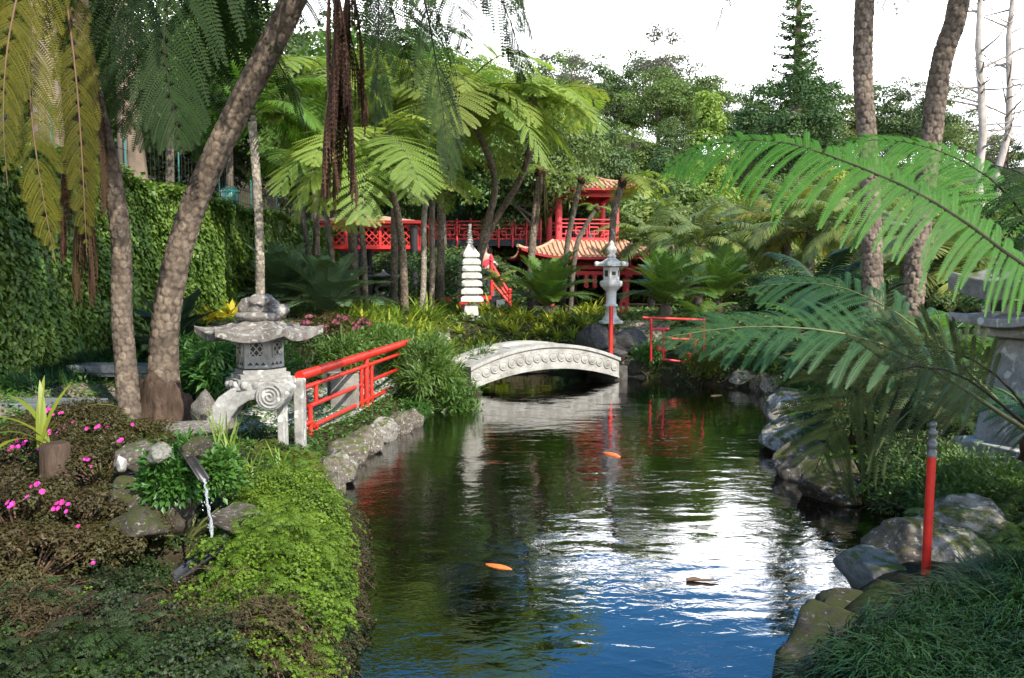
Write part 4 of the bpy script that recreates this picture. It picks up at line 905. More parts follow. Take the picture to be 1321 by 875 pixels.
def spout():
    a = at(241, 584, 5.2); b = at(263, 617, 4.9); T = thing('water_spout', a, 'dark brown bamboo half-pipe spout jutting from the rocks', 'water spout')
    d = (b - a); d.normalize(); s = d.cross(Vector((0, 0, 1))).normalized(); u = s.cross(d); mb = MB(); V = []; F = []; n = 9
    for r_, rev in ((.035, 0), (.025, 1)):
        for t in (-.10, (b - a).length):
            for i in range(n): an = math.pi + math.pi * i / (n - 1); V.append(tuple(d * t + s * (r_ * math.cos(an)) + u * (r_ * math.sin(an))))
    for i in range(n - 1): F += [[i, i + 1, n + i + 1, n + i], [2 * n + i, 3 * n + i, 3 * n + i + 1, 2 * n + i + 1], [n + i, n + i + 1, 3 * n + i + 1, 3 * n + i]]
    F += [[0, n, 3 * n, 2 * n], [n - 1, 3 * n - 1, 4 * n - 1, 2 * n - 1]]; mb.add(np.array(V), F, 0, True); bake(mb, 'half_pipe', M['wood_dark'], T)
    # catching scoop, cut slanting from a black pipe
    p = at(268, 702, 4.6); T2 = thing('water_scoop', p, 'black slanted scoop catching the falling water in front of the bright fern', 'water scoop')
    e0 = at(294, 694, 4.6) - p; e1 = at(222, 744, 4.45) - p; d = (e1 - e0).normalized(); s = d.cross(Vector((0, 0, 1))).normalized(); u = s.cross(d); Ls = (e1 - e0).length; mb = MB(); V = []; n = 13; m_ = 8
    for r_ in (.105, .095):
        for j in range(m_):
            t = j / (m_ - 1)
            for i in range(n):
                an = math.pi * (1.0 + i / (n - 1)); V.append(tuple(e0 + d * (Ls * t) + s * (r_ * math.cos(an) * (1 - .25 * t)) + u * (r_ * .75 * math.sin(an) * (.25 + .75 * t))))
    F = []
    for q in (0, 1):
        for j in range(m_ - 1):
            for i in range(n - 1): f = [q * n * m_ + j * n + i, q * n * m_ + j * n + i + 1, q * n * m_ + (j + 1) * n + i + 1, q * n * m_ + (j + 1) * n + i]; F.append(f if q == 0 else f[::-1])
    K = n * m_
    for j in range(m_ - 1): F += [[j * n, (j + 1) * n, K + (j + 1) * n, K + j * n], [j * n + n - 1, K + j * n + n - 1, K + (j + 1) * n + n - 1, (j + 1) * n + n - 1]]
    mb.add(np.array(V), F, 0, True); bake(mb, 'scoop_shell', M['black_paint_and_shade'], T2)
    # falling water
    w, N, L, out = mat_base('falling_water'); g = N.new('ShaderNodeBsdfGlass'); g.inputs['IOR'].default_value = 1.33; g.inputs['Roughness'].default_value = .05
    df = N.new('ShaderNodeBsdfDiffuse'); df.inputs[0].default_value = (.75, .8, .82, 1); mx = N.new('ShaderNodeMixShader'); mx.inputs[0].default_value = .25; L.new(g.outputs[0], mx.inputs[1]); L.new(df.outputs[0], mx.inputs[2]); L.new(mx.outputs[0], out.inputs[0])
    st = at(263, 618, 4.89); en = at(274, 694, 4.63); pts = []; rr = []; rng = np.random.default_rng(5)
    for t in np.linspace(0, 1, 26): pts.append((st.x + (en.x - st.x) * t - st.x + rng.normal(0, .004), (en.y - st.y) * t + rng.normal(0, .003), (en.z - st.z) * (t * .45 + .55 * t * t))); rr.append((.0075 + .0040 * math.sin(t * 23) * rng.uniform(.3, 1) + .002 * t))
    mb = MB(); mb.tube(pts, rr, 8)
    for i in range(26): 
        t = rng.uniform(.3, 1); q = MB(); q.lathe([(.001, -.005), (.005, 0), (.001, .006)], 6); mb.join(q, off=(pts[int(t * 25)][0] + rng.normal(0, .018), pts[int(t * 25)][1] + rng.normal(0, .018), pts[int(t * 25)][2]))
    tag(bake(mb, 'water_stream', w, None, st), 'thin white stream of water falling from the spout into the black scoop', 'falling water')
spout()

def ivy_wall():
    rng = np.random.default_rng(77); x = -6.02; y0, y1 = 3.5, 27.2
    T = thing('ivy_wall', (x, y0, .9), 'tall garden wall completely covered in green ivy along the left side', 'ivy wall')
    m = MB(); m.box((-.13, (y1 - y0) / 2, 1.1), (.24, y1 - y0, 3.2)); bake(m, 'wall', M['stone_grey'], T)
    k = 115000; yy = rng.uniform(0, 1, k) ** 1.25 * (y1 - y0); top = 2.72 + .10 * vnoise(yy, yy * .3, 1.3); zz = rng.uniform(-.3, 1, k) * top
    bul = .10 + .09 * vnoise(yy, zz, 1.6) + .05 * vnoise(yy + 9, zz * 1.4, 4.0); xx = bul * rng.uniform(.35, 1.15, k) + .02
    n = unit(np.stack([np.full(k, 1.0), .25 * vnoise(yy + 3, zz, 2.3), .45 + .35 * vnoise(yy, zz + 5, 3.1)], 1) + rng.normal(0, .33, (k, 3)))
    t = unit(np.stack([.25 + 0 * yy, rng.normal(0, .55, k), -np.ones(k)], 1)); t = t - n * (t * n).sum(1, keepdims=True)
    s = rng.uniform(.032, .078, k) * (1 + .035 * yy); iv = MB(); kites(iv, np.stack([xx, yy, zz], 1), t, n, s, s * 1.02, 0, np.clip(rng.random(k) * .75 + .12 + .25 * (zz / 2.8 > .75) * rng.random(k), 0, 1), .10, .36)
    k = 14000; yy = rng.uniform(0, 1, k) ** 1.2 * (y1 - y0); c = np.stack([rng.uniform(-.32, .20, k), yy, 2.72 + .10 * vnoise(yy, yy * .3, 1.3) + rng.normal(0, .05, k)], 1)
    n = unit(np.array([.25, 0, 1.0]) + rng.normal(0, .4, (k, 3))); t = rng.normal(0, 1, (k, 3)); t -= n * (t * n).sum(1, keepdims=True); s = rng.uniform(.035, .08, k) * (1 + .035 * yy); kites(iv, c, t, n, s, s, 0, np.clip(rng.random(k) * .6 + .4, 0, 1), .1, .36)
    bake(iv, 'ivy', M['ivy'], T)
    # wire fence on top with teal posts
    F_ = thing('wire_fence', (x - .30, 9.0, 3.4), 'wire mesh fence with thin teal posts on top of the ivy wall', 'fence')
    for i in range(9): q = MB(); q.tube([(0, i * 2.1, -.3), (0, i * 2.1, 1.05)], .015, 8); bake(q, 'post', M['teal'], F_)
    w = MB()
    for zz in (.15, .45, .75, 1.0): w.tube([(0, -.5, zz), (0, 17.5, zz)], .006, 4)
    for i in range(110): w.tube([(0, -.5 + i * .165, .1), (0, -.5 + i * .165, 1.0)], .0035, 4, caps=False)
    bake(w, 'wire_mesh', M['black_paint_and_shade'], F_)
    b = at(297, 266, 19.0); B_ = thing('litter_bin', b, 'small teal plastic litter bin on the path above the ivy wall', 'litter bin')
    q = MB(); q.lathe([(.165, -.25), (.19, -.24), (.20, .30), (.195, .31)], 18); bake(q, 'bin_body', M['teal'], B_)
    q = MB(); q.lathe([(.21, .31), (.215, .34), (.19, .40), (.10, .43), (.01, .435)], 18); bake(q, 'lid', M['teal'], B_)
ivy_wall()

# ------------------------------------------------------------------ visitor on the stairs
def skin(name, edges, verts, radii, mat, parent, sub=2):
    me = bpy.data.meshes.new(name); me.from_pydata(verts, edges, []); o = bpy.data.objects.new(name, me); C.objects.link(o); o.parent = parent
    s = o.modifiers.new('skin', 'SKIN'); s.use_smooth_shade = True
    for i, r in enumerate(radii): me.skin_vertices[0].data[i].radius = (r, r) if np.isscalar(r) else r; me.skin_vertices[0].data[i].use_root = (i == 0)
    b = o.modifiers.new('sub', 'SUBSURF'); b.levels = sub; b.render_levels = sub
    me.materials.append(mat); return o
def person():
    Y = 25.9; f = at(626, 384, Y); T = thing('person', f, 'person in red top and dark trousers on the stairs, one hand on the rail', 'person', rz=R(0))
    sk = paint_mat('skin_tone', (.42, .25, .18), .5, .1); cl = paint_mat('red_cloth', (.55, .05, .08), .85, .2, .2); tr = paint_mat('trousers', (.03, .035, .05), .85, .3, .2); hr = paint_mat('hair', (.03, .022, .016), .6, .3); wh = paint_mat('white_cloth', (.7, .7, .7), .85, .1, .2)
    V = [(0, 0, .92), (.0, 0, 1.12), (0, -.01, 1.32), (0, -.01, 1.44), (0, -.03, 1.54), (0, -.05, 1.66), (.18, 0, 1.36), (.26, -.12, 1.14), (.33, -.32, 1.10), (.35, -.38, 1.10), (-.18, 0, 1.36), (-.24, .02, 1.10), (-.23, -.10, .88), (-.23, -.13, .82), (.09, 0, .86), (.10, -.03, .48), (.10, .02, .08), (.11, -.13, .03), (-.09, 0, .86), (-.10, .0, .48), (-.10, .03, .08), (-.11, -.12, .03),
         (0, -.10, 1.60), (.37, -.43, 1.09), (-.23, -.16, .75)]
    E = [(0, 1), (1, 2), (2, 3), (3, 4), (4, 5), (2, 6), (6, 7), (7, 8), (8, 9), (2, 10), (10, 11), (11, 12), (12, 13), (0, 14), (14, 15), (15, 16), (16, 17), (0, 18), (18, 19), (19, 20), (20, 21), (4, 22), (9, 23), (13, 24)]
    rd = [(.15, .11), (.135, .10), (.15, .105), .055, .085, .075, .055, .042, .034, .035, .055, .042, .034, .035, .085, .058, .045, .035, .085, .058, .045, .035, .045, .018, .018]
    skin('body', E, V, rd, sk, T)
    ix = [0, 1, 2, 6, 7, 10, 11, 12]; mp = {a: i for i, a in enumerate(ix)}
    skin('red_top', [(mp[a], mp[b]) for a, b in E if a in mp and b in mp], [V[i] for i in ix], [(.165, .125), (.15, .115), (.165, .12), .068, .055, .068, .055, .046], cl, T)
    skin('sleeve', [(0, 1)], [V[7], V[8]], [.055, .048], wh, T)
    ix = [0, 14, 15, 16, 18, 19, 20]; mp = {a: i for i, a in enumerate(ix)}
    skin('trousers', [(mp[a], mp[b]) for a, b in E if a in mp and b in mp], [V[i] for i in ix], [(.16, .125), .10, .075, .065, .10, .075, .065], tr, T)
    h = MB(); h.lathe([(.01, 1.765), (.07, 1.75), (.105, 1.70), (.112, 1.63), (.10, 1.55), (.06, 1.50)], 16, (0, -.015, 0)); bake(h, 'hair', hr, T)
    fc = MB()
    for s in (-1, 1): fc.box((s * .033, -.128, 1.625), (.022, .012, .010))
    fc.box((0, -.132, 1.565), (.045, .012, .010)); bake(fc, 'face_features', hr, T)
    for s in (-1, 1): 
        q = MB(); q.lathe([(.01, -.03), (.022, 0), (.01, .03)], 8, (s * .09, -.04, 1.61)); bake(q, 'ear', sk, T)
    for (hx, hy, hz, dx, dy, dz) in ((.37, -.43, 1.09, .03, -.07, -.035), (-.23, -.16, .75, 0, -.02, -.08)):
        for i in range(4):
            q = MB(); o_ = (i - 1.5) * .019; q.tube([(hx + o_, hy, hz), (hx + o_ + dx * .6, hy + dy * .6, hz + dz * .5), (hx + o_ + dx, hy + dy, hz + dz - .02)], [.010, .009, .007], 6); bake(q, 'finger', sk, T)
        q = MB(); q.tube([(hx + .03, hy + .03, hz), (hx + .055, hy + .0, hz - .02)], [.011, .008], 6); bake(q, 'thumb', sk, T)
person()
# ------------------------------------------------------------------ tree ferns
G = np.random.default_rng(2024)
def scar_trunk(pts, rad, rng, dens=1.0, amp=.06, cols=7):
    """fern trunk packed with oval leaf scars"""
    P = np.array([tuple(p) for p in pts], float)
    for _ in range(2):                              # smooth the axis
        Q = [P[0]]
        for a, b in zip(P[:-1], P[1:]): Q += [a * .75 + b * .25, a * .25 + b * .75]
        Q.append(P[-1]); P = np.array(Q)
    s = np.concatenate([[0], np.cumsum(np.linalg.norm(np.diff(P, axis=0), axis=1))]); Ln = s[-1]
    r0 = np.interp(s, np.linspace(0, Ln, len(rad)), rad); rm = float(np.mean(rad)); ch = 2 * math.pi * rm / cols; n = int(cols * 7); m = max(8, int(Ln / (ch / 6) * dens))
    ss = np.linspace(0, Ln, m); A = np.stack([np.interp(ss, s, P[:, i]) for i in range(3)], 1); rr = np.interp(ss, s, r0)
    T = unit(np.gradient(A, axis=0)); a = np.array([1.0, .1, 0]); X = unit(a - T * (T @ a)[:, None]); Y = np.cross(T, X); th = np.arange(n) * 2 * math.pi / n
    U = th / (2 * math.pi) * cols; V = ss / (ch * .95)
    row = np.floor(V)[:, None]; best = np.full((m, n), 9.0); hh = np.zeros((m, n))
    for dr in (-1, 0, 1):
        rw = row + dr; off = (rw % 2) * .5; cu = np.round(U[None] - off) + off; key = (np.sin((cu % cols) * 12.9 + rw * 78.2) * 43758.5) % 1
        d = np.sqrt(((U[None] - cu - (key - .5) * .34) * 1.02) ** 2 + ((V[:, None] - rw - .5 - (((key * 7.7) % 1) - .5) * .34) * .95) ** 2); k = d < best; best = np.where(k, d, best); hh = np.where(k, key, hh)
    dome = np.clip(1 - (best / .57) ** 5, 0, 1) * (.75 + .5 * hh); dome = dome - .35 * np.clip(1 - best / .3, 0, 1) * hh
    rad2 = rr[:, None] * (1 - amp * .6 + amp * 1.5 * dome)
    VV = A[:, None] + rad2[..., None] * (np.cos(th)[None, :, None] * X[:, None] + np.sin(th)[None, :, None] * Y[:, None])
    i = np.arange(m - 1)[:, None] * n; j = np.arange(n)[None]; j2 = (j + 1) % n; F = np.stack([i + j, i + j2, i + n + j2, i + n + j], -1).reshape(-1, 4)
    mb = MB(); mb.add(VV.reshape(-1, 3), F, 0, True, np.clip(.22 + .55 * dome[:-1] * (.35 + .9 * hh[:-1]), 0, 1).ravel()); return mb
FR = {}
def frond_mesh(key):
    """(L, a0, a1, W, droop, npin, npl, mat, seed)"""
    if key not in FR:
        L_, a0, a1, W, dr, npn, npl, mat, seed = key; rng = np.random.default_rng(seed * 7 + 3)
        mb = frond_mb(arc(L_, a0, a1, 24, rng.normal(0, .05), .9), W, rng, npn, npl, dr, .13, 66, .66, .011 + .004 * L_)
        FR[key] = mb.mesh('frond', [M[mat], M['rachis_dark'] if mat in ('fern_dark', 'fern_dead') else M['rachis']])
    return FR[key]
def put_frond(T, off, az, me, sc=1.0, roll=0.0, label=None):
    o = bpy.data.objects.new('frond', me); C.objects.link(o); o.parent = T; o.location = off; o.rotation_euler = (roll, 0, az); o.scale = (sc,) * 3
    if label: o['label'] = label
    return o
def tree_fern(pts, rad, label, fronds, group=None, scar=True, bark='bark_fern', cols=7, amp=.045, dead=0, seed=1):
    """pts: trunk axis in the world; fronds: (count, variants, az0, az1, scale, lift)"""
    rng = np.random.default_rng(seed); b = Vector(pts[0]); T = thing('tree_fern', b, label, 'tree fern', group)
    loc = [Vector(p) - b for p in pts]; loc[0].z -= .35
    bake(scar_trunk(loc, rad, rng, 1.0, amp, cols) if scar else MB().tube(loc, rad, 10), 'trunk', M[bark], T)
    top = loc[-1]
    for cnt, vs, a0, a1, sc, lift in fronds:
        for i in range(cnt):
            az = R(a0 + (a1 - a0) * (i + rng.uniform(.2, .8)) / cnt); put_frond(T, (top.x + .05 * math.cos(az), top.y + .05 * math.sin(az), top.z + lift), az, frond_mesh(vs[(i + seed) % len(vs)]), sc * rng.uniform(.88, 1.1), rng.normal(0, .12))
    kn = MB()                                      # fibrous heart of the crown with unrolling croziers
    kn.join(rock_mb(seed + 900, 3, 2, .3), np.diag([rad[-1] * 1.5, rad[-1] * 1.5, rad[-1] * 1.9]), tuple(top))
    bake(kn, 'crown_heart', M['fern_dead'], T)
    if scar and rad[0] > .205: q = MB(); q.join(rock_mb(seed + 950, 4, 2, .35), np.diag([rad[0] * 1.45, rad[0] * 1.4, rad[0] * 2.3]), (0, 0, .06)); bake(q, 'root_mass', M['root'], T)
    return T, top
def PX(*a): return [at(x, y, Y) for x, y, Y in a]
def ring(mat, L_, W, arcs, npin=17, npl=15, droop=.28): return [(L_, a0, a1, W, droop, npin, npl, mat, i) for i, (a0, a1) in enumerate(arcs)]

# -- the two big trunks at left, crowns above the frame
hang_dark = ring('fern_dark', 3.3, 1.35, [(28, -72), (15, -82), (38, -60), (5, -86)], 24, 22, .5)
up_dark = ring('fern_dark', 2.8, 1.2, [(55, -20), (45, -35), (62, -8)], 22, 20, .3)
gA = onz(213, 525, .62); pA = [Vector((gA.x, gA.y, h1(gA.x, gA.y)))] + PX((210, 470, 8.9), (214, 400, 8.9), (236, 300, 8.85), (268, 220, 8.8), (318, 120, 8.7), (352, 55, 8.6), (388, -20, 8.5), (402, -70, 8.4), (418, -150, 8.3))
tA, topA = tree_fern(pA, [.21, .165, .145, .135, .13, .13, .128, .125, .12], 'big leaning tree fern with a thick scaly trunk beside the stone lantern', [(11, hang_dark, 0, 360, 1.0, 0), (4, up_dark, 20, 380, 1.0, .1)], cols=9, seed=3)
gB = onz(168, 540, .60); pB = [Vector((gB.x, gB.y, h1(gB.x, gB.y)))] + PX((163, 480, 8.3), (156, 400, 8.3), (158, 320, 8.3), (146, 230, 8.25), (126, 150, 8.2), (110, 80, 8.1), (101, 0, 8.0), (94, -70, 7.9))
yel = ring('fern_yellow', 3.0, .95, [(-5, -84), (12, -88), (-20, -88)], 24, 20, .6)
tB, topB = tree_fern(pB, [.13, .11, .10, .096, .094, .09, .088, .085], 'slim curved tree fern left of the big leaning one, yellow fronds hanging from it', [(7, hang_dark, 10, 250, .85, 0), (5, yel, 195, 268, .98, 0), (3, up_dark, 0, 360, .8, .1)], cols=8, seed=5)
def dead_bundle(T, off, L_, n, spread, seed):
    """withered fronds hanging straight down"""
    rng = np.random.default_rng(seed)
    for i in range(n):
        mb = frond_mb([(0, 0, 0)] + [(spread * math.cos(i * 2.4) * t + .04 * math.sin(t * 5 + i), spread * math.sin(i * 2.4) * t, -L_ * t * rng.uniform(.97, 1.0)) for t in np.linspace(.08, 1, 18)], .58, rng, 36, 14, 1.6, .05, 40, .8, .014, (1, .2, 0.1), miss=.15, plw=1.0)
        o = bake(mb, 'dead_frond', [M['fern_dead'], M['rachis_brown']], T, off); o['label'] = 'withered brown frond hanging straight down'
def rel(T, v): return Vector(v) - T.location
dead_bundle(tA, rel(tA, at(432, -30, 7.2)), 1.95, 8, .17, 1); dead_bundle(tA, rel(tA, at(446, -40, 7.6)), 1.3, 4, .2, 2)
dead_bundle(tB, rel(tB, at(112, 60, 7.6)), 1.5, 3, .14, 3); dead_bundle(tB, rel(tB, at(82, 90, 7.4)), 1.75, 2, .16, 4); dead_bundle(tB, rel(tB, at(100, 200, 7.3)), 1.2, 2, .12, 8)
# leaves reaching far over the pond from the first crown
def path_frond(T, pts, W, mat, seed, npin=24, npl=24, droop=.4, up=(0, 0, 1), rw=.018, rm='rachis_dark', ang=66, fill=.62, label=None, start=.1, asym=1.0, plw=1.05):
    P = np.array([tuple(rel(T, p)) for p in pts]); 
    for _ in range(3):
        Q = [P[0]]
        for a, b in zip(P[:-1], P[1:]): Q += [a * .75 + b * .25, a * .25 + b * .75]
        Q.append(P[-1]); P = np.array(Q)
    mb = frond_mb(P, W, np.random.default_rng(seed), npin, npl, droop, start, ang, fill, rw, up, asym=asym, plw=plw); o = bake(mb, 'frond', [M[mat], M[rm]], T)
    if label: o['label'] = label
crownA = at(418, -150, 8.3)
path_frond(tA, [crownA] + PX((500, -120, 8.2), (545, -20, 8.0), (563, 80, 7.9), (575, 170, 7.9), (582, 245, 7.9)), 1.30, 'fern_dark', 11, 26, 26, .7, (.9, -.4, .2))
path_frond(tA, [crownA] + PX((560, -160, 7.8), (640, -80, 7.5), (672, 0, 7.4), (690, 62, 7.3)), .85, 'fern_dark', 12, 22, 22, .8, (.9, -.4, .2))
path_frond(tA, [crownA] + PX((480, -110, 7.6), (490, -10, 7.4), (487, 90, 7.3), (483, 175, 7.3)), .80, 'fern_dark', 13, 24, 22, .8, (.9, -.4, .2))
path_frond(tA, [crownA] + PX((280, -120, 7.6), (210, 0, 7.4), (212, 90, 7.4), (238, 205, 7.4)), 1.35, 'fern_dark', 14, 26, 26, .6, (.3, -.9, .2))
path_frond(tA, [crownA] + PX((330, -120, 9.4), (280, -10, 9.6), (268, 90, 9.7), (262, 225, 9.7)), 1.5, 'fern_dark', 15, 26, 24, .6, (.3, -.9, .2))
crownB = at(94, -70, 7.9)
path_frond(tB, [crownB] + PX((60, -60, 7.2), (35, 40, 7.0), (40, 160, 6.9), (58, 270, 6.9), (72, 340, 6.9)), .62, 'fern_yellow', 16, 26, 22, .7, (.3, -.9, .2), rm='rachis_brown', label='yellowing frond hanging at the left edge')
path_frond(tB, [crownB] + PX((40, -70, 6.8), (10, 40, 6.5), (2, 150, 6.4), (10, 240, 6.4)), .55, 'fern_yellow', 17, 26, 22, .7, (.3, -.9, .2), rm='rachis_brown', label='yellowing frond hanging at the left edge')
path_frond(tB, [crownB] + PX((150, -90, 7.9), (165, 0, 7.9), (178, 80, 7.9), (196, 200, 7.9)), 1.0, 'fern_dark', 18, 24, 22, .6, (.3, -.9, .2))

path_frond(tB, [crownB] + PX((75, -60, 7.4), (92, 40, 7.3), (104, 160, 7.2), (112, 330, 7.2)), .5, 'fern_yellow', 19, 26, 20, .7, (.3, -.9, .2), rm='rachis_brown', label='yellowing frond hanging beside the slim trunk')
# -- sunlit tree ferns in the middle of the garden
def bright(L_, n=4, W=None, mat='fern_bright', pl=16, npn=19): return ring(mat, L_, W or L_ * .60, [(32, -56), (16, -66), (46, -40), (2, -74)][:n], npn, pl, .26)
def gnd(px, Y): x = at(px, 400, Y).x; return Vector((x, Y, h1(x, Y)))
MG = 'sunlit tree ferns in the middle of the garden'
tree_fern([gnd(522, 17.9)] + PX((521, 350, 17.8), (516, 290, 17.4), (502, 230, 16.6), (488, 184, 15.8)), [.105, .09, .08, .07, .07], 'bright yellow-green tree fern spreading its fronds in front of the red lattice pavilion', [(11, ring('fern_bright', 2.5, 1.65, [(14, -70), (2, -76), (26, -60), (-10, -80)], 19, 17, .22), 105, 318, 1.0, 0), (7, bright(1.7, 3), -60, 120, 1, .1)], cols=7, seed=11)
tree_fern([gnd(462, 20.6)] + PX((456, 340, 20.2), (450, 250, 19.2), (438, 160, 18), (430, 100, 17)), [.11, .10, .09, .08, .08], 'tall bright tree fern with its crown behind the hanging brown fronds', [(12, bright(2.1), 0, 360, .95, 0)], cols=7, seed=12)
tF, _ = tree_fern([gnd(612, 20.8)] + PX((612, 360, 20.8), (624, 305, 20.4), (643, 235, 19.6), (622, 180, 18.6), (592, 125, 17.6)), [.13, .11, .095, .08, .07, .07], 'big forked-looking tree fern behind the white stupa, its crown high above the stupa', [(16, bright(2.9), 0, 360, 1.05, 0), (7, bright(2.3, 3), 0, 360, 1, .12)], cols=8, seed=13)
tree_fern([gnd(611, 21.3)] + PX((613, 350, 21.3), (632, 292, 20.9), (672, 235, 20.0), (690, 170, 19.2), (686, 132, 18.6)), [.11, .10, .085, .08, .075, .075], 'tree fern leaning right over the walkway, pale fronds above the pagoda roof', [(13, bright(2.2, 3), 0, 360, .95, 0), (6, bright(2.0, 3), 0, 360, 1, .12)], cols=7, seed=14)
tree_fern([gnd(790, 18.6)] + PX((789, 330, 18.6), (791, 275, 18.6), (803, 235, 18.5)), [.09, .08, .075, .08], 'small tree fern rising just behind the tall white lantern', [(8, bright(1.15, 3, .62), -90, 100, 1.0, 0)], bark='bark', cols=6, seed=15)
tH, topH = tree_fern([gnd(683, 21.5)] + PX((685, 330, 21.5), (690, 280, 21.5), (698, 222, 21.5)), [.10, .095, .10, .10], 'tree fern wearing a shaggy skirt of dead fronds left of the pagoda column', [(6, bright(.9, 3), 60, 300, .9, 0)], seed=16)
for i in range(7):
    mb = frond_mb([(.10 * math.cos(i * .9) * t, .10 * math.sin(i * .9) * t, -1.5 * t) for t in np.linspace(0, 1, 14)], .34, np.random.default_rng(i), 20, 7, 1.2, .05, 50, .5, .012, (1, .2, .1)); o = bake(mb, 'dead_frond', [M['fern_olive'], M['rachis_brown']], tH, (topH.x + .10 * math.cos(i * .9), topH.y + .10 * math.sin(i * .9), topH.z))
tree_fern([gnd(725, 21)] + PX((729, 330, 21), (739, 275, 20.8), (750, 232, 20.6)), [.075, .07, .068, .065], 'thin tree fern before the pagoda, the left one of two slim trunks there', [(6, bright(.8, 3), 0, 360, .9, 0)], bark='bark', cols=6, seed=17)
tree_fern([gnd(734, 22)] + PX((741, 325, 22), (750, 300, 22), (770, 268, 22)), [.07, .065, .065, .06], 'thin leaning tree fern before the pagoda, right one of two slim trunks there', [(5, bright(.7, 3), 0, 360, .85, 0)], bark='bark', cols=6, seed=18)
for i, (px, Y, top, lean, bk, lab, cr) in enumerate([
    (541, 18.3, 236, 10, 'bark_fern_pale', 'pale diamond-patterned tree fern trunk right of the pavilion', 1),
    (553, 19.0, 222, 8, 'bark_fern', 'dark tree fern trunk just right of the pale diamond-patterned one', 1),
    (470, 18.8, 226, -4, 'bark', 'slim tree fern left of the thick trunk before the pavilion', 1),
    (432, 19.6, 215, -14, 'bark', 'slanting slim tree fern at the left end of the pavilion', 1),
    (405, 20.5, 205, -22, 'bark', 'curving tree fern left of the pavilion beside the ivy wall', 1)]):
    b_ = gnd(px, Y); t_ = at(px + lean, top, Y)
    tree_fern([b_, b_.lerp(t_, .35) + Vector((.05, 0, 0)), b_.lerp(t_, .7) - Vector((.04, 0, 0)), t_], [.078, .068, .064, .064], lab, [(8, bright(1.5, 3, mat='fern_mid' if i > 2 else 'fern_bright'), 0, 360, .95, 0)], bark=bk, cols=7, seed=30 + i)
for i, (px, py, Y, m_) in enumerate([(560, 110, 20.5, 'fern_mid'), (500, 60, 21.5, 'fern_mid'), (400, 150, 22, 'fern_mid')]):
    t_ = at(px, py, Y); b_ = gnd(px + 8, Y + .3)
    tree_fern([b_, b_.lerp(t_, .5) + Vector((.1, 0, 0)), t_], [.10, .085, .085], ['tall tree fern at the back between the pavilion and the stupa', 'tallest shaded tree fern at the back above the pavilion', 'shaded tree fern at the back near the ivy wall end'][i], [(14, bright(2.6, 4, mat=m_), 0, 360, 1.0, 0)], seed=40 + i)

# -- two tall trunks at right, crowns above the frame
for nm, pts, rd, sd in (('tall straight tree fern trunk of the right-hand pair, left of the kinked one', [gnd(1127, 12.6)] + PX((1127, 380, 12.6), (1124, 290, 12.6), (1121, 200, 12.6), (1112, 100, 12.6), (1115, 0, 12.5), (1121, -90, 12.4)), [.17, .145, .14, .135, .135, .13], 51),
                        ('tall kinked tree fern trunk right of the straight one', [gnd(1172, 12.9)] + PX((1178, 380, 12.9), (1186, 300, 12.9), (1199, 200, 12.8), (1208, 120, 12.7), (1216, 70, 12.6), (1236, 20, 12.5), (1243, -60, 12.4)), [.18, .16, .155, .15, .15, .145, .14], 52)):
    v = ring('fern_mid', 2.6, 1.1, [(45, -40), (30, -55), (55, -25)], 20, 18, .4)
    T_, tp = tree_fern(pts, rd, nm, [(8, v, 0, 360, 1.0, 0)], cols=9, amp=.09, seed=sd)
    if sd == 51: path_frond(T_, [pts[-1]] + PX((1040, -120, 12.2), (960, -60, 12.0), (935, 0, 12.0), (918, 55, 12.0)), .75, 'fern_dark', 55, 20, 16, .6, (.9, -.4, .2))

# -- big fronds reaching in from the right edge
o = at(1425, 395, 3.9); g_ = Vector((o.x + .15, o.y + .1, h1(o.x + .15, o.y + .1)))
tR1, _ = tree_fern([g_, g_.lerp(o, .5), o], [.12, .10, .09], 'tree fern at the right edge with one long bright green frond arching over the pond', [(6, ring('fern_near', 1.9, .9, [(45, -30), (30, -45)], 22, 22, .5), -60, 60, 1, 0)], seed=61)
path_frond(tR1, [o] + PX((1345, 360, 3.9), (1298, 328, 3.9), (1245, 286, 3.95), (1180, 246, 4.0), (1100, 212, 4.1), (1010, 180, 4.25), (930, 182, 4.4), (880, 200, 4.48), (846, 232, 4.5)), 0.60, 'fern_near', 71, 58, 40, .42, (0, -.72, .70), .014, 'rachis_dark', 74, .68, start=.16, plw=.80, asym=1.55)
path_frond(tR1, [o] + PX((1335, 300, 4.6), (1290, 235, 4.9), (1210, 190, 5.1), (1120, 176, 5.2), (1050, 200, 5.3)), 0.70, 'fern_near', 72, 42, 34, .45, (0, -.65, .75), .012, 'rachis_dark', 72, .68, plw=.80, asym=1.4)
path_frond(tR1, [o] + PX((1360, 270, 4.4), (1330, 225, 4.8), (1270, 210, 5.3)), .9, 'fern_dark', 73, 24, 24, .9, (0, -.3, 1), .013, 'rachis_dark')
o = at(1352, 572, 5.0); g_ = Vector((o.x + .05, o.y + .05, h1(o.x + .05, o.y + .05)))
tR2, _ = tree_fern([g_, g_.lerp(o, .5), o], [.15, .12, .10], 'low dark-trunked tree fern at the right edge with long fronds drooping over the water', [(5, ring('fern_blue', 1.7, .85, [(40, -35), (25, -50)], 22, 22, .5), -25, 100, 1, 0)], bark='wood_dark', seed=62)
path_frond(tR2, [o] + PX((1300, 540, 5.0), (1215, 482, 5.0), (1150, 447, 5.0), (1085, 428, 5.05), (1000, 420, 5.1), (920, 424, 5.2), (835, 440, 5.3)), 0.98, 'fern_blue', 74, 30, 40, .26, (0, -.62, .78), .018, 'rachis', 60, .60, start=.20, plw=.64)
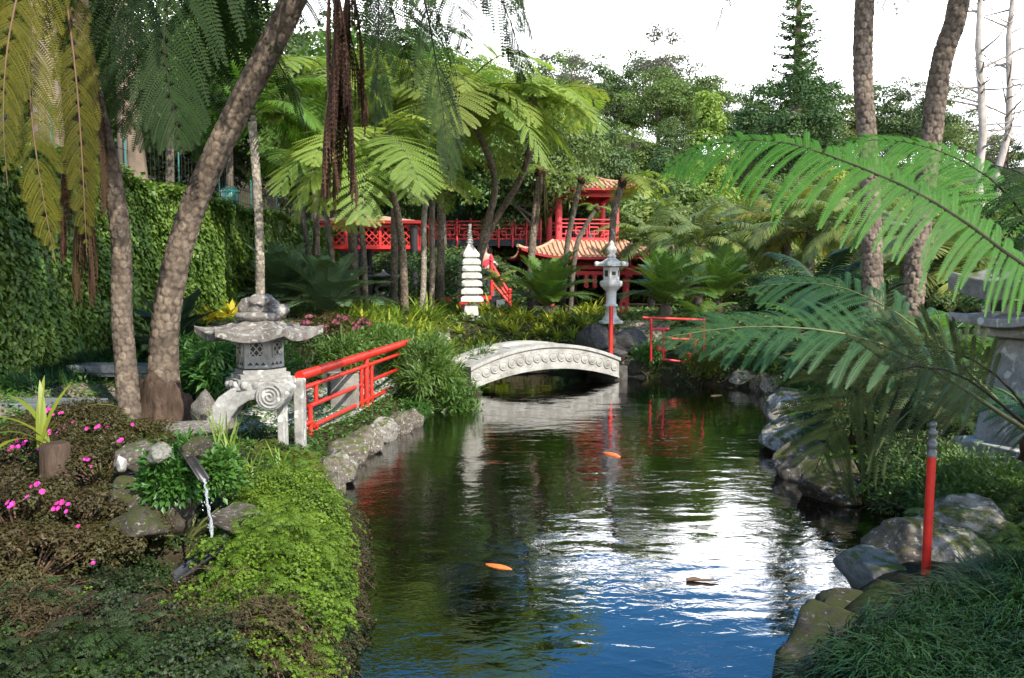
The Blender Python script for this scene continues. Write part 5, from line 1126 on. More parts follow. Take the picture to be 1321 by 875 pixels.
path_frond(tR2, [o] + PX((1290, 520, 4.8), (1235, 478, 4.75), (1170, 470, 4.8), (1115, 492, 4.9), (1075, 545, 5.0), (1050, 612, 5.05)), 1.15, 'fern_olive', 75, 32, 36, .26, (-.35, -.80, .45), .012, 'rachis_dark', 66, .62, start=.30, plw=.7)
path_frond(tR2, [o] + PX((1310, 505, 5.3), (1255, 460, 5.5), (1180, 440, 5.7), (1110, 455, 5.8), (1060, 500, 5.9)), 1.1, 'fern_olive', 76, 30, 34, .30, (-.2, -.75, .6), .012, 'rachis_dark', 66, .62, start=.35, plw=.7)
path_frond(tR2, [o] + PX((1300, 530, 5.4), (1240, 470, 5.8), (1150, 395, 6.2), (1060, 360, 6.6), (960, 372, 6.9)), 1.15, 'fern_blue', 77, 28, 34, .4, (0, -.6, .8), .015, 'rachis', 62, .60, start=.3, plw=.64)

# ------------------------------------------------------------------ cycads and palms
def cycad(px, Y, L_, mat, label, n=24, trunk=.25, seed=1, lw=.023, spread=1.0):
    b_ = gnd(px, Y); T = thing('cycad', b_, label, 'cycad'); rng = np.random.default_rng(seed)
    me = [palm_frond_mb(L_, a0, a1, np.random.default_rng(seed * 10 + i), 56, L_ * .25, lw, .40, .22, .10, .012, rng.normal(0, .06), .55).mesh('frond', [M[mat], M['rachis']]) for i, (a0, a1) in enumerate(((84, 40), (74, 16), (60, -6), (42, -24)))]
    m = MB(); m.lathe([(.17, -.3), (.19, trunk * .5), (.15, trunk), (.02, trunk + .08)], 12); bake(m, 'trunk', M['bark'], T)
    for i in range(n): put_frond(T, (0, 0, trunk), i * 2.39996 + rng.normal(0, .1), me[min(3, int(i / n * 4))], rng.uniform(.85, 1.1))
cycad(424, 16.6, 1.5, 'cycad_blue', 'blue-green cycad with stiff feathery leaves left of the pavilion', 34, .2, 1)
cycad(362, 17.6, 1.55, 'cycad_blue', 'blue-green cycad near the ivy wall, behind the lantern roof', 32, .2, 2)
cycad(706, 20.0, 1.5, 'cycad', 'large dark green cycad between the stupa and the tall lantern', 38, .3, 3)
cycad(858, 19.6, 1.55, 'cycad', 'broad green cycad right of the tall white lantern', 38, .35, 4)
cycad(925, 21.2, 1.6, 'cycad', 'broad green cycad farther right, under the palms', 34, .4, 5)
cycad(222, 11.6, .95, 'cycad_dark', 'dark cycad directly behind the big leaning fern trunk', 20, .15, 6, .038)
def palm(px, Y, topy, L_, mat, label, n=16, r=.12, seed=1, ll=.55, hang=.55, bark='bark'):
    b_ = gnd(px, Y); t_ = at(px, topy, Y); T = thing('palm_tree', b_, label, 'palm'); rng = np.random.default_rng(seed)
    h = t_.z - b_.z; m = MB(); m.tube([(0, 0, -.3), (.03, 0, h * .5), (0, 0, h)], [r * 1.3, r, r], 10); bake(m, 'trunk', M[bark], T)
    me = [palm_frond_mb(L_, a0, a1, np.random.default_rng(seed * 10 + i), 52, ll, .038, .25, hang, .12, .016, rng.normal(0, .08), .5).mesh('frond', [M[mat], M['rachis']]) for i, (a0, a1) in enumerate(((75, 5), (55, -35), (35, -55), (10, -70)))]
    for i in range(n): put_frond(T, (0, 0, h), i * 2.39996 + rng.normal(0, .15), me[min(3, int(i / n * 4))], rng.uniform(.85, 1.1))
palm(1042, 24.0, 300, 2.6, 'palm', 'green feather palm left of the straight tall trunk', 18, .13, 1)
palm(1012, 25.5, 296, 1.9, 'palm_yellow', 'yellowing feather palm with drooping pale fronds', 9, .14, 2)
palm(900, 26.0, 318, 2.4, 'palm', 'feather palm behind the broad cycads', 16, .12, 3)
palm(962, 28.5, 300, 2.6, 'palm', 'feather palm in the middle of the palm group', 16, .12, 4)
palm(1100, 22.5, 292, 2.5, 'palm', 'feather palm right behind the straight tall trunk', 16, .12, 5)
palm(840, 31.0, 312, 2.4, 'palm', 'feather palm just right of the pagoda roofs', 16, .12, 6)
palm(1222, 15.0, 350, 1.5, 'palm', 'pale low palm between the kinked trunk and the right lantern', 16, .10, 7, .6, .25)
palm(1165, 19.5, 318, 2.0, 'palm', 'palm behind the two tall trunks', 14, .12, 8)
palm(1290, 18.0, 300, 2.2, 'palm', 'palm at the far right behind the arching frond', 14, .12, 9)
palm(1060, 19.5, 385, 1.8, 'cycad_dark', 'low dark palm behind the far red railing panel', 14, .1, 10)

# ------------------------------------------------------------------ broadleaf trees
PROTO = {}
def tree_proto(key, h, rx, rz, nc, nl, ls, cr, mat, shape='round', asp=.5, r0=.16, bark='bark', seed=1, name='broadleaf_tree', label='tree', group=None):
    rng = np.random.default_rng(seed); T = thing(name, (0, 0, -60), label, 'tree' if 'tree' in name or 'pine' in name else 'shrub', group)
    c, cl, crr = crown_mb(rng, rx, rz, nc, nl, ls, cr, shape, 0, asp); zc = h - rz
    for v in c.V: v[:, 2] += zc
    cl = cl + [0, 0, zc]; bake(c, 'crown', M[mat], T)
    tg = cl[rng.choice(len(cl), min(len(cl), 12 if key != 'airy' else 28), replace=False)]; bake(limbs_mb(rng, (0, 0, h - rz * .6), r0, [t for t in tg if t[2] > h * .25]), 'trunk', M[bark], T)
    PROTO[key] = [T, False, h]; return T
def plant_tree(key, loc, rz, sc, label, group=None, sxy=None):
    p = PROTO[key]; s = (sc * (sxy or 1), sc * (sxy or 1), sc)
    if not p[1]:
        p[1] = True; T = p[0]; T.location = loc; T.rotation_euler.z = rz; T.scale = s; T['label'] = label
        if group: T['group'] = group
        elif 'group' in T: del T['group']
        return T
    r = dup(p[0], loc, rz, s, label, group)
    if not group and 'group' in r: del r['group']
    return r
tree_proto('dark', 9, 3.1, 3.4, 70, 15000, .21, .95, 'tree_dark', seed=1)
tree_proto('mid', 9, 3.3, 3.0, 64, 14000, .21, 1.0, 'tree_mid', seed=2)
tree_proto('pale', 8.5, 2.8, 3.2, 50, 9000, .22, .9, 'tree_pale', seed=3)
tree_proto('airy', 10, 2.4, 3.2, 34, 3600, .20, .75, 'tree_grey', seed=4, r0=.13)
tree_proto('lime', 7.5, 1.5, 3.2, 60, 8000, .20, .55, 'tree_lime', 'cone', seed=5, asp=.38)
tree_proto('shrub_pale', 3.2, 1.7, 1.6, 44, 8000, .16, .55, 'tree_pale', seed=6, r0=.05, name='shrub')
tree_proto('shrub_lime', 3.4, 1.5, 1.8, 44, 7000, .17, .50, 'tree_lime', seed=7, r0=.05, asp=.32, name='shrub')
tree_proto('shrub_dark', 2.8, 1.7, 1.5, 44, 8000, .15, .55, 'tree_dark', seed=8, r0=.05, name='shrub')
HW = 'trees of the wood on the far hillside'
sky_px = [(380, 40), (560, 60), (640, 78), (700, 62), (745, 66), (800, 82), (850, 55), (900, 105), (950, 118), (985, 105), (1030, 100), (1080, 112), (1120, 110), (1180, 104), (1235, 110), (1270, 165), (1330, 180), (1500, 190)]
def skyline(px): return float(np.interp(px, [a for a, b in sky_px], [b for a, b in sky_px]))
rg = np.random.default_rng(9); lab = {'dark': 'dense dark green tree in the far hillside wood', 'mid': 'mid-green leafy tree in the far hillside wood', 'pale': 'pale green tree in the far hillside wood', 'airy': 'thin greyish tree in the far hillside wood'}
for row, (Y, add, step, dj) in enumerate(((88, 0, 44, 6), (76, 42, 50, 10), (64, 86, 58, 14), (54, 128, 70, 16), (47, 165, 84, 16))):
    px = 470 + row * 17
    while px < 1420:
        p_ = px + rg.uniform(-16, 16); yy = Y + rg.uniform(-3, 3); tp = skyline(p_) + add + rg.uniform(-dj, dj) * .7 + (10 if p_ > 1000 and row else 0)
        t_ = at(p_, tp, yy); gz = h1(t_.x, yy); hh = max(t_.z - gz, 4.5); key = rg.choice(['dark', 'mid', 'pale', 'airy'], p=[.38, .36, .17, .09] if row < 3 else [.3, .35, .35, 0])
        if p_ > 985 and row < 3 and key == 'mid': key = 'dark'
        s = hh / PROTO[key][2]; s2 = min(max(s, .75), 1.35)
        plant_tree(key, (t_.x, yy, t_.z - PROTO[key][2] * s2), rg.uniform(0, 6.28), s2, lab[key], HW + ', ' + key.replace('airy', 'thin grey').replace('mid', 'mid-green').replace('pale', 'pale green').replace('dark', 'dark green'), 1.05)
        px += step
def stand(key, px, topy, Y, label, sxy=None, group=None, rz=None):
    t_ = at(px, topy, Y); g = h1(t_.x, Y); s = max(.4, (t_.z - g) / PROTO[key][2]); return plant_tree(key, (t_.x, Y, g), rg.uniform(0, 6.28) if rz is None else rz, s, label, group, sxy)
stand('lime', 915, 122, 45, 'light green cone-shaped tree standing before the dark wood, above the arching frond', .9)
stand('lime', 1078, 400 - 180, 40, 'lime green cone-shaped tree between the palms and the wood')
stand('airy', 852, 26, 80, 'thin open-crowned tree rising above the skyline over the pagoda', .8)
stand('dark', 1022, 92, 61, 'dark bushy tree hiding the foot of the tiered pine')
stand('airy', 742, 62, 82, 'slender grey tree on the skyline left of the tallest thin one', .6)
for px, tp, Y, key, lb in ((572, 92, 33, 'mid', 'added mid-green tree behind the big tree fern crowns, hiding sky from the pond'), (632, 100, 35, 'dark', 'added dark tree close behind the forked tree fern, hiding sky from the pond'), (690, 112, 34, 'mid', 'added mid-green tree behind pale fronds over the pagoda, hiding sky from the pond'), (742, 128, 38, 'dark', 'added dark tree between the pagoda roof and hillside, hiding sky from the pond'), (510, 70, 34, 'dark', 'dark leafy tree high behind the red lattice pavilion')): stand(key, px, tp, Y, lb, .8)  # trees behind fern crowns and pagoda added to block sky in the pond reflection
SG = 'light green shrubs massed around the pagoda'
for i, (px, tp, Y, key) in enumerate([(560, 262, 38, 'shrub_lime'), (598, 255, 39, 'shrub_pale'), (640, 262, 38, 'shrub_lime'), (676, 250, 40, 'shrub_pale'), (585, 225, 43, 'shrub_pale'), (650, 215, 44, 'shrub_lime'), (720, 240, 43, 'shrub_pale'), (765, 250, 42, 'shrub_pale'), (830, 255, 40, 'shrub_pale'), (862, 262, 38, 'shrub_lime'), (895, 250, 37, 'shrub_pale'), (925, 268, 36, 'shrub_lime'), (850, 225, 44, 'shrub_pale'), (900, 215, 44, 'shrub_lime'), (955, 262, 37, 'shrub_pale'), (985, 250, 40, 'shrub_lime'), (1020, 262, 36, 'shrub_pale'), (880, 300, 32, 'shrub_lime'), (935, 320, 29, 'shrub_pale'), (1090, 255, 38, 'shrub_pale'), (1140, 250, 36, 'shrub_lime'), (1190, 262, 33, 'shrub_pale'), (1240, 255, 34, 'shrub_lime'), (1300, 240, 32, 'shrub_pale'), (815, 282, 41, 'shrub_lime')]):
    stand(key, px, tp, Y, {'shrub_lime': 'lime green shrub in the bright thicket behind and beside the pagoda', 'shrub_pale': 'pale green shrub in the bright thicket behind and beside the pagoda'}[key], group=SG + (', lime' if 'lime' in key else ', pale'))
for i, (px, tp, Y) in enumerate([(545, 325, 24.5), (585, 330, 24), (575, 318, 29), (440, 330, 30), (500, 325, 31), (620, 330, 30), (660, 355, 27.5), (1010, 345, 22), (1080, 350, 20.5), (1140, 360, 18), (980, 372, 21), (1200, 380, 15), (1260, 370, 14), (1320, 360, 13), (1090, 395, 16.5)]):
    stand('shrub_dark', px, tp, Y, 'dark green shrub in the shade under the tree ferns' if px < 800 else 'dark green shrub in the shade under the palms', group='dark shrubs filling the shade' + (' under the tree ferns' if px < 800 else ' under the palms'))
LW = 'trees on the rise behind the ivy wall'
for i, (px, tp, Y, key) in enumerate([(-60, -60, 15, 'mid'), (40, -90, 18, 'dark'), (130, -40, 20, 'pale'), (210, -70, 23, 'mid'), (290, -20, 26, 'dark'), (350, 20, 29, 'mid'), (420, 30, 33, 'dark'), (-150, -80, 20, 'dark'), (250, 40, 33, 'dark'), (480, 60, 40, 'mid'), (170, 20, 30, 'mid'), (60, 30, 26, 'dark'), (530, 95, 46, 'dark'), (395, 90, 38, 'pale')]):
    stand(key, px, tp, Y, {'dark': 'dark leafy tree on the rise behind the ivy wall', 'mid': 'mid-green leafy tree on the rise behind the ivy wall', 'pale': 'pale leafy tree on the rise behind the ivy wall'}[key], group=LW + ', ' + key, sxy=.9)
for i, (px, py, Y) in enumerate([(175, 235, 13.5), (70, 215, 12.0)]):
    b_ = at(px, py, Y); T = thing('broadleaf_tree', (b_.x, b_.y, h1(b_.x, b_.y)), ['pale pinkish tree trunk standing behind the ivy wall between the fern trunks', 'pale tree trunk behind the ivy wall near the left edge'][i], 'tree'); rng = np.random.default_rng(60 + i)
    bake(limbs_mb(rng, (-.2, 0, 5.5), .20, [(-1, .3, 6.5), (.9, -.4, 6.8), (.2, .8, 7.2)]), 'trunk', M['bark_pink'], T); c, _, _ = crown_mb(rng, 2.2, 1.7, 34, 7000, .12, .6)
    for v in c.V: v[:, 2] += 6.8
    bake(c, 'crown', M['tree_mid'], T)
# slim pale pole-like trunk before the wall
b_ = gnd(335, 15.2); T = thing('palm_tree', b_, 'slim pale patterned palm trunk standing before the far end of the ivy wall', 'palm'); t_ = at(325, 150, 15.2) - b_
bake(scar_trunk([(0, 0, -.3), (.04, 0, t_.z * .5), tuple(t_)], [.09, .08, .075], G, 1, .07, 6), 'trunk', M['bark_fern_pale'], T)
me = [palm_frond_mb(1.9, a0, a1, np.random.default_rng(500 + i), 44, .45, .035, .25, .5).mesh('frond', [M['fern_mid'], M['rachis']]) for i, (a0, a1) in enumerate(((60, -20), (30, -55)))]
for i in range(12): put_frond(T, t_, i * 2.4, me[i % 2])
# bare white-barked trees and a Norfolk pine on the skyline
def bare(px, topy, Y, label, r, seed, lean=0, bark='bark_white', nb=24):
    b_ = gnd(px, Y); t_ = at(px + lean, topy, Y) - b_; rng = np.random.default_rng(seed); T = thing('bare_tree', b_, label, 'tree'); m = MB(); h = t_.z
    ax = [Vector((t_.x * t + rng.normal(0, .08), t_.y * t, h * t)) for t in np.linspace(0, 1, 9)]; m.tube(ax, np.linspace(r, r * .45, 9), 10); bake(m, 'trunk', M[bark], T); l = MB()
    for i in range(nb):
        f = rng.uniform(.45, .97); s = ax[0].lerp(ax[-1], f); a = rng.uniform(0, 6.28); L_ = rng.uniform(.8, 2.6) * h / 12; d = Vector((math.cos(a), math.sin(a), rng.uniform(.0, .9))).normalized(); e = s + d * L_; mm = s.lerp(e, .5) + Vector((0, 0, -.1 * L_)); l.tube([s, mm, e], [r * .28, r * .16, r * .04], 5, 0, False)
        for q in range(4): f2 = rng.uniform(.35, .95); s2 = mm.lerp(e, f2); d2 = (d + Vector(rng.normal(0, .6, 3))).normalized(); l.tube([s2, s2 + d2 * L_ * .25, s2 + d2 * L_ * .4 + Vector((0, 0, .1 * L_))], [r * .09, r * .05, r * .02], 4, 0, False)
    bake(l, 'branch', M[bark], T)
bare(1268, -60, 26, 'bare tree with a smooth white trunk right of the kinked fern trunk', .165, 1, -6)
bare(1284, -70, 27, 'bare white-trunked tree leaning right, next to the straighter white one', .15, 2, 24)
bare(1300, 150, 40, 'small bare brown tree on the skyline at the right edge', .22, 3, 0, 'bark', 26)
def norfolk():
    Y = 66; b_ = gnd(1020, Y); b_.z -= .3; t_ = at(1021, -60, Y); h = t_.z - b_.z; T = thing('norfolk_pine', b_, 'tall tiered pine rising above the skyline', 'pine tree'); rng = np.random.default_rng(4); m = MB(); m.tube([(0, 0, 0), (.1, 0, h * .5), (0, 0, h)], [.55, .40, .08], 10); bake(m, 'trunk', M['bark'], T)
    fo = MB(); br = MB()
    for k, f in enumerate(np.linspace(.40, .985, 17)):
        z = h * f; L_ = 3.0 * (1 - f) ** .75 * rng.uniform(.75, 1.1) + .5; n = 6
        for i in range(n):
            if rng.random() < .12: continue
            a = i * 2 * math.pi / n + k * .5 + rng.normal(0, .12); d = np.array([math.cos(a), math.sin(a), 0]); P = [np.array([0, 0, z]) + d * L_ * t + [0, 0, -.10 * L_ * t + .28 * L_ * t * t] for t in np.linspace(0, 1, 6)]
            br.tube(P, np.linspace(.07, .02, 6), 5, 0, False); kk = int(70 * L_); t = rng.uniform(.18, 1.05, kk); c = np.stack([np.interp(t, np.linspace(0, 1, 6), [p[j] for p in P]) for j in range(3)], 1) + rng.normal(0, .13, (kk, 3)) * [1, 1, .7]
            sd = np.cross(d, [0, 0, 1]); tt = d[None] * .5 + sd[None] * rng.choice([-1, 1], kk)[:, None] + rng.normal(0, .25, (kk, 3)); kites(fo, c, tt, np.array([0, 0, 1.0]) + rng.normal(0, .4, (kk, 3)), rng.uniform(.25, .5, kk), np.full(kk, .11), 0)
    bake(fo, 'crown', M['tree_dark'], T); bake(br, 'branch', M['bark'], T)
norfolk()

# ------------------------------------------------------------------ low plants
def strap_clump_mesh(seed, n, L_, w, mats, e=(1.35, .55), bend=1.3):
    rng = np.random.default_rng(seed); mb = MB(); k = n
    e0 = rng.uniform(e[1], e[0], k); blades(mb, np.stack([rng.normal(0, .05, k), rng.normal(0, .05, k), np.full(k, -.02)], 1), rng.uniform(0, 6.28, k), L_ * rng.uniform(.6, 1.15, k), w * rng.uniform(.8, 1.2, k), e0, bend * rng.uniform(.5, 1.3, k), rng, 5); return mb.mesh('strap_plant', mats)
SY = [strap_clump_mesh(i, 40, .62, .045, M['strap_yellow']) for i in range(3)]; SGm = [strap_clump_mesh(10 + i, 46, .64, .034, M['strap_green']) for i in range(3)]
rg = np.random.default_rng(31)
def place(me, name, loc, label, cat, group, sc=1.0):
    o = bpy.data.objects.new(name, me); C.objects.link(o); o.location = loc; o.rotation_euler.z = rg.uniform(0, 6.28); o.scale = (sc, sc, sc * rg.uniform(.85, 1.15)); return tag(o, label, cat, group)
cnt = 0
for Y in (14.6, 15.2, 15.8, 16.4, 17.0, 17.6, 18.2, 18.8, 19.4, 20.0, 20.6):
    for px in range(446, 775, 16):
        p_ = px + rg.uniform(-9, 9); x = at(p_, 410, Y).x; y = Y + rg.uniform(-.3, .3); d = float(sdf(np.array([x]), np.array([y]))[0])
        if d < .12 or rg.random() < .1 or (p_ > 752 and Y < 18.5) or abs(p_ - 606) < 12 and abs(y - 19.6) < .5: continue
        yel = rg.random() < (.8 if 585 < p_ < 770 else (.35 if p_ > 500 else .2))
        if abs(p_ - 705) < 40 and y > 19.7: continue
        place((SY if yel else SGm)[cnt % 3], 'strap_leaved_plant', (x, y, h1(x, y)), 'yellow-striped strap-leaved plant in the bed along the far bank' if yel else 'green strap-leaved plant in the bed along the far bank', 'bedding plant', 'yellow strap-leaved plants along the far bank' if yel else 'green strap-leaved plants along the far bank', rg.uniform(.9, 1.3) * ((.5 if abs(p_ - 604) < 34 else .72) if y < 19.7 and p_ > 560 else 1)); cnt += 1
# big strap plant on the stump at left
st = at(72, 606, 5.6); T = thing('tree_stump', st, 'short cut dark stump in the azaleas with a strap-leaved plant growing on it', 'stump')
m = MB(); m.lathe([(.115, -.25), (.105, 0), (.098, at(72, 574, 5.6).z - st.z), (.085, at(72, 572, 5.6).z - st.z + .004)], 18); bake(m, 'stump_wood', M['root'], T)
p_ = at(58, 572, 5.6); rng = np.random.default_rng(8); mb = MB(); k = 9
AZ = np.radians(np.array([95, 60, 12, 200, 165, 178, 250, 215, 128])); blades(mb, np.tile([0, 0, 0], (k, 1)) + rng.normal(0, .018, (k, 3)), AZ, np.array([.52, .50, .62, .58, .55, .42, .55, .45, .46]), np.full(k, .048), np.array([1.5, 1.3, 1.05, .95, 1.25, .9, .55, .8, 1.5]), np.array([.4, .6, 1.5, 1.4, 1.2, 1.9, 1.9, 1.7, .3]), rng, 8)
tag(bake(mb, 'strap_leaved_plant', M['strap_lime'], None, p_), 'large yellow-green strap-leaved plant growing from the stump at the left', 'plant')
# azaleas
def azalea(px, py, Y, r, h, label, nf, seed, leaf='azalea', fl='pink', ls=.028, n=9000, name='azalea_bush', cat='azalea', fs=.017):
    c_ = at(px, py, Y); g = h1(c_.x, c_.y); T = thing(name, (c_.x, c_.y, g), label, cat); rng = np.random.default_rng(seed); c, cl, cr = crown_mb(rng, r, h * .5, 46, n, ls, r * .28, up=.6)
    zc = c_.z - g
    for v in c.V: v[:, 2] += zc
    bake(c, 'foliage', M[leaf], T); tw = MB()
    for q in cl[:26]: tw.tube([(0, 0, -.05), (q[0] * .5, q[1] * .5, (q[2] + zc) * .4), (q[0], q[1], q[2] + zc)], [.010, .007, .003], 5, 0, False)
    bake(tw, 'twigs', M['rachis_brown'], T)
    if nf:
        f = MB(); k = 7; t = np.array([[math.cos(i * 2 * math.pi / k), math.sin(i * 2 * math.pi / k), .35] for i in range(k)]); kites(f, np.zeros((k, 3)), t, np.tile([0, 0, 1.], (k, 1)), np.full(k, fs), np.full(k, fs * .9), 0, None, .1, .6); fm = f.mesh('flower', M[fl])
        for i in range(int(nf * 1.7)):
            if i % 3 == 0: a0_, e0_ = rng.uniform(-2.8, -.2), rng.uniform(.1, 1.1)
            a, e = a0_ + rng.normal(0, .07), e0_ + rng.normal(0, .06); q = np.array([math.cos(a) * math.cos(e) * r * 1.12, math.sin(a) * math.cos(e) * r * 1.12, math.sin(e) * h * .62 + zc]); o = bpy.data.objects.new('flower', fm); C.objects.link(o); o.parent = T; o.location = q; o.rotation_euler = (rng.uniform(.4, 1.1), rng.normal(0, .4), 0); o.scale = (rng.uniform(.8, 1.3),) * 3
    return T
for i, a in enumerate([(20, 655, 4.9, .42, .50, 'reddish-brown azalea at the left edge below the strap-leaved plant', 7), (95, 672, 5.0, .40, .46, 'brown-leaved azalea right below the stump', 4), (130, 600, 6.0, .45, .44, 'azalea with pink flowers right of the stump', 9), (28, 590, 6.3, .46, .42, 'azalea with bright pink flowers behind the stump at the left edge', 10), (95, 548, 7.2, .45, .34, 'azalea in front of the stone benches', 8), (175, 565, 7.4, .34, .30, 'low azalea at the foot of the two fern trunks', 4), (150, 700, 4.9, .30, .34, 'dry twiggy azalea above the dark ferns', 1), (40, 725, 4.35, .36, .36, 'dry brown azalea lowest at the left edge', 1)]): azalea(*a, seed=200 + i)
azalea(428, 424, 14.6, .7, .42, 'reddish low shrub with dull pink leaves behind the lantern roof', 22, 220, 'azalea', 'pink_dull', .05, 6000, 'flowering_shrub', 'shrub', .04)
azalea(385, 440, 12.4, .36, .30, 'small dark pink flowering shrub right of the lantern window', 18, 221, 'bush', 'pink_dull', .05, 4000, 'flowering_shrub', 'shrub', .04)
azalea(1105, 540, 8.0, .35, .35, 'shaded shrub with small red flowers beside the right lantern pedestal', 8, 222, 'tree_dark', 'red_bract', .06, 3000, 'flowering_shrub', 'shrub', .018)
cm = [strap_clump_mesh(40 + i, 30, .34, .075, M['croton'], (1.4, .3), .9) for i in range(2)]
for i, (px, py, Y) in enumerate([(278, 402, 13.6), (297, 398, 13.9), (262, 408, 13.9)]): p_ = at(px, py + 6, Y); place(cm[i % 2], 'croton_plant', (p_.x, p_.y, p_.z - .05), ['bright yellow croton left of the lantern finial, middle of three', 'bright yellow croton nearest the lantern finial', 'bright yellow croton nearest the big fern trunk'][i], 'croton', None, [1, 1.1, .9][i])
# leafy green shrub left of the bridge, others on the bank
def leafy(px, py, Y, r, h, mat, label, n=5000, ls=.09, asp=.26, seed=1, name='leafy_shrub'):
    c_ = at(px, py, Y); g = h1(c_.x, c_.y); T = thing(name, (c_.x, c_.y, g), label, 'shrub'); rng = np.random.default_rng(seed); mb = MB(); cl = []
    for i in range(46):
        d = unit(rng.normal(0, 1, 3)); q = 1 + .28 * math.sin(3 * math.atan2(d[1], d[0]) + seed) + .22 * math.sin(5 * d[2] + seed * 2); cl.append(d * rng.uniform(.2, 1) ** .5 * q * [r, r, h * .5])
    cl = np.array(cl); k = n; ci = rng.integers(0, 46, k); o_ = rng.normal(0, r * .16, (k, 3)); c = cl[ci] + o_; t = unit(o_) + unit(cl[ci]) * .5 + [0, 0, -.1] + rng.normal(0, .6, (k, 3)); n_ = unit(np.array([0, 0, 1.]) + unit(cl[ci]) * .5 + rng.normal(0, .35, (k, 3))); n_ = n_ - unit(t) * (n_ * unit(t)).sum(1, keepdims=True); c[:, 2] += max(c_.z - g, h * .42)
    c[:, 2] = np.maximum(c[:, 2], .02); s = ls * rng.uniform(.6, 1.3, k); kites(mb, c, t, n_, s, s * asp, 0, rng.random(46)[ci] * .5 + rng.random(k) * .5); bake(mb, 'foliage', M[mat], T); tw = MB()
    for q in cl[::2]: tw.tube([(0, 0, -.05), (q[0] * .5, q[1] * .5, (q[2] + h * .5) * .5), (q[0], q[1], q[2] + h * .5)], [.014, .01, .004], 5, 0, False)
    bake(tw, 'stems', M['rachis'], T); return T
leafy(558, 500, 12.6, .46, .84, 'bush', 'bushy narrow-leaved green shrub at the left end of the white bridge', 6500, .13, .19, 1)
leafy(592, 520, 12.4, .26, .40, 'bush', 'smaller narrow-leaved shrub hanging over the water at the bridge foot', 1900, .12, .2, 21)
leafy(545, 470, 13.4, .42, .70, 'bush', 'upright narrow-leaved shrub behind the bridge-end bush', 3600, .14, .18, 22)
leafy(528, 488, 13.8, .5, .55, 'bush', 'green narrow-leaved shrub behind the far end of the long red railing', 7000, .12, .2, 2)
leafy(490, 462, 14.6, .6, .45, 'bush', 'light green shrub between the railing and the pavilion', 6000, .13, .25, 3)
leafy(445, 470, 13.6, .5, .4, 'bush', 'light green low shrub behind the red railing, left part', 6000, .12, .25, 4)
leafy(288, 475, 9.9, .45, .55, 'herb', 'fresh green leafy plant behind the lantern leg', 4000, .12, .28, 5)
leafy(250, 470, 10.8, .5, .6, 'herb', 'green leafy plant between the big fern trunk and the lantern', 3500, .12, .28, 6)
leafy(345, 475, 11.4, .5, .6, 'herb', 'green leafy plant behind the stone lantern platform', 3500, .12, .28, 7)
leafy(238, 612, 5.3, .26, .26, 'herb', 'bright green broad-leaved herb growing round the water spout', 3200, .055, .55, 8)
leafy(205, 622, 5.25, .19, .19, 'herb', 'bright green herb left of the water spout', 1800, .055, .55, 9)
leafy(280, 598, 5.35, .15, .22, 'herb', 'bright green herb right of the water spout', 1500, .055, .55, 10)
leafy(615, 470, 15.6, .5, .5, 'bush', 'small green shrub at the far side of the bridge head', 3500, .11, .25, 11)
leafy(835, 455, 16.6, .30, .30, 'herb', 'low bright green plant between the bridge end and the far railing', 1600, .09, .35, 12)
leafy(905, 470, 15.4, .40, .35, 'moss', 'low yellow-green plant on the rocks right of the far railing', 2500, .06, .4, 13)
leafy(1225, 648, 6.0, .42, .32, 'bush', 'feathery yellow-green shrub behind the red standpipe', 8000, .045, .4, 14)
leafy(1285, 655, 6.0, .42, .26, 'bush', 'feathery yellow-green shrub before the right lantern base', 8000, .045, .4, 15)
leafy(1200, 600, 6.8, .4, .4, 'tree_dark', 'dark small-leaved shrub behind the standpipe fitting', 5000, .05, .4, 16)
for i, (px, py, Y, L_, sd) in enumerate([(300, 600, 6.6, .34, 1), (318, 618, 6.4, .26, 2), (365, 607, 7.1, .28, 3), (205, 500, 9.3, .30, 4), (292, 582, 6.9, .42, 5)]):
    p_ = at(px, py, Y); place(strap_clump_mesh(60 + sd, 16, L_, .016, M['strap_green'], (1.5, 1.1), .7), 'iris_clump', p_, ['upright grassy iris clump below the curled lantern leg', 'small grassy clump right of the herb bed', 'grassy clump before the red railing foot', 'grassy clump by the big fern trunk', 'tallest iris clump under the lantern arch'][i], 'grass clump', None)
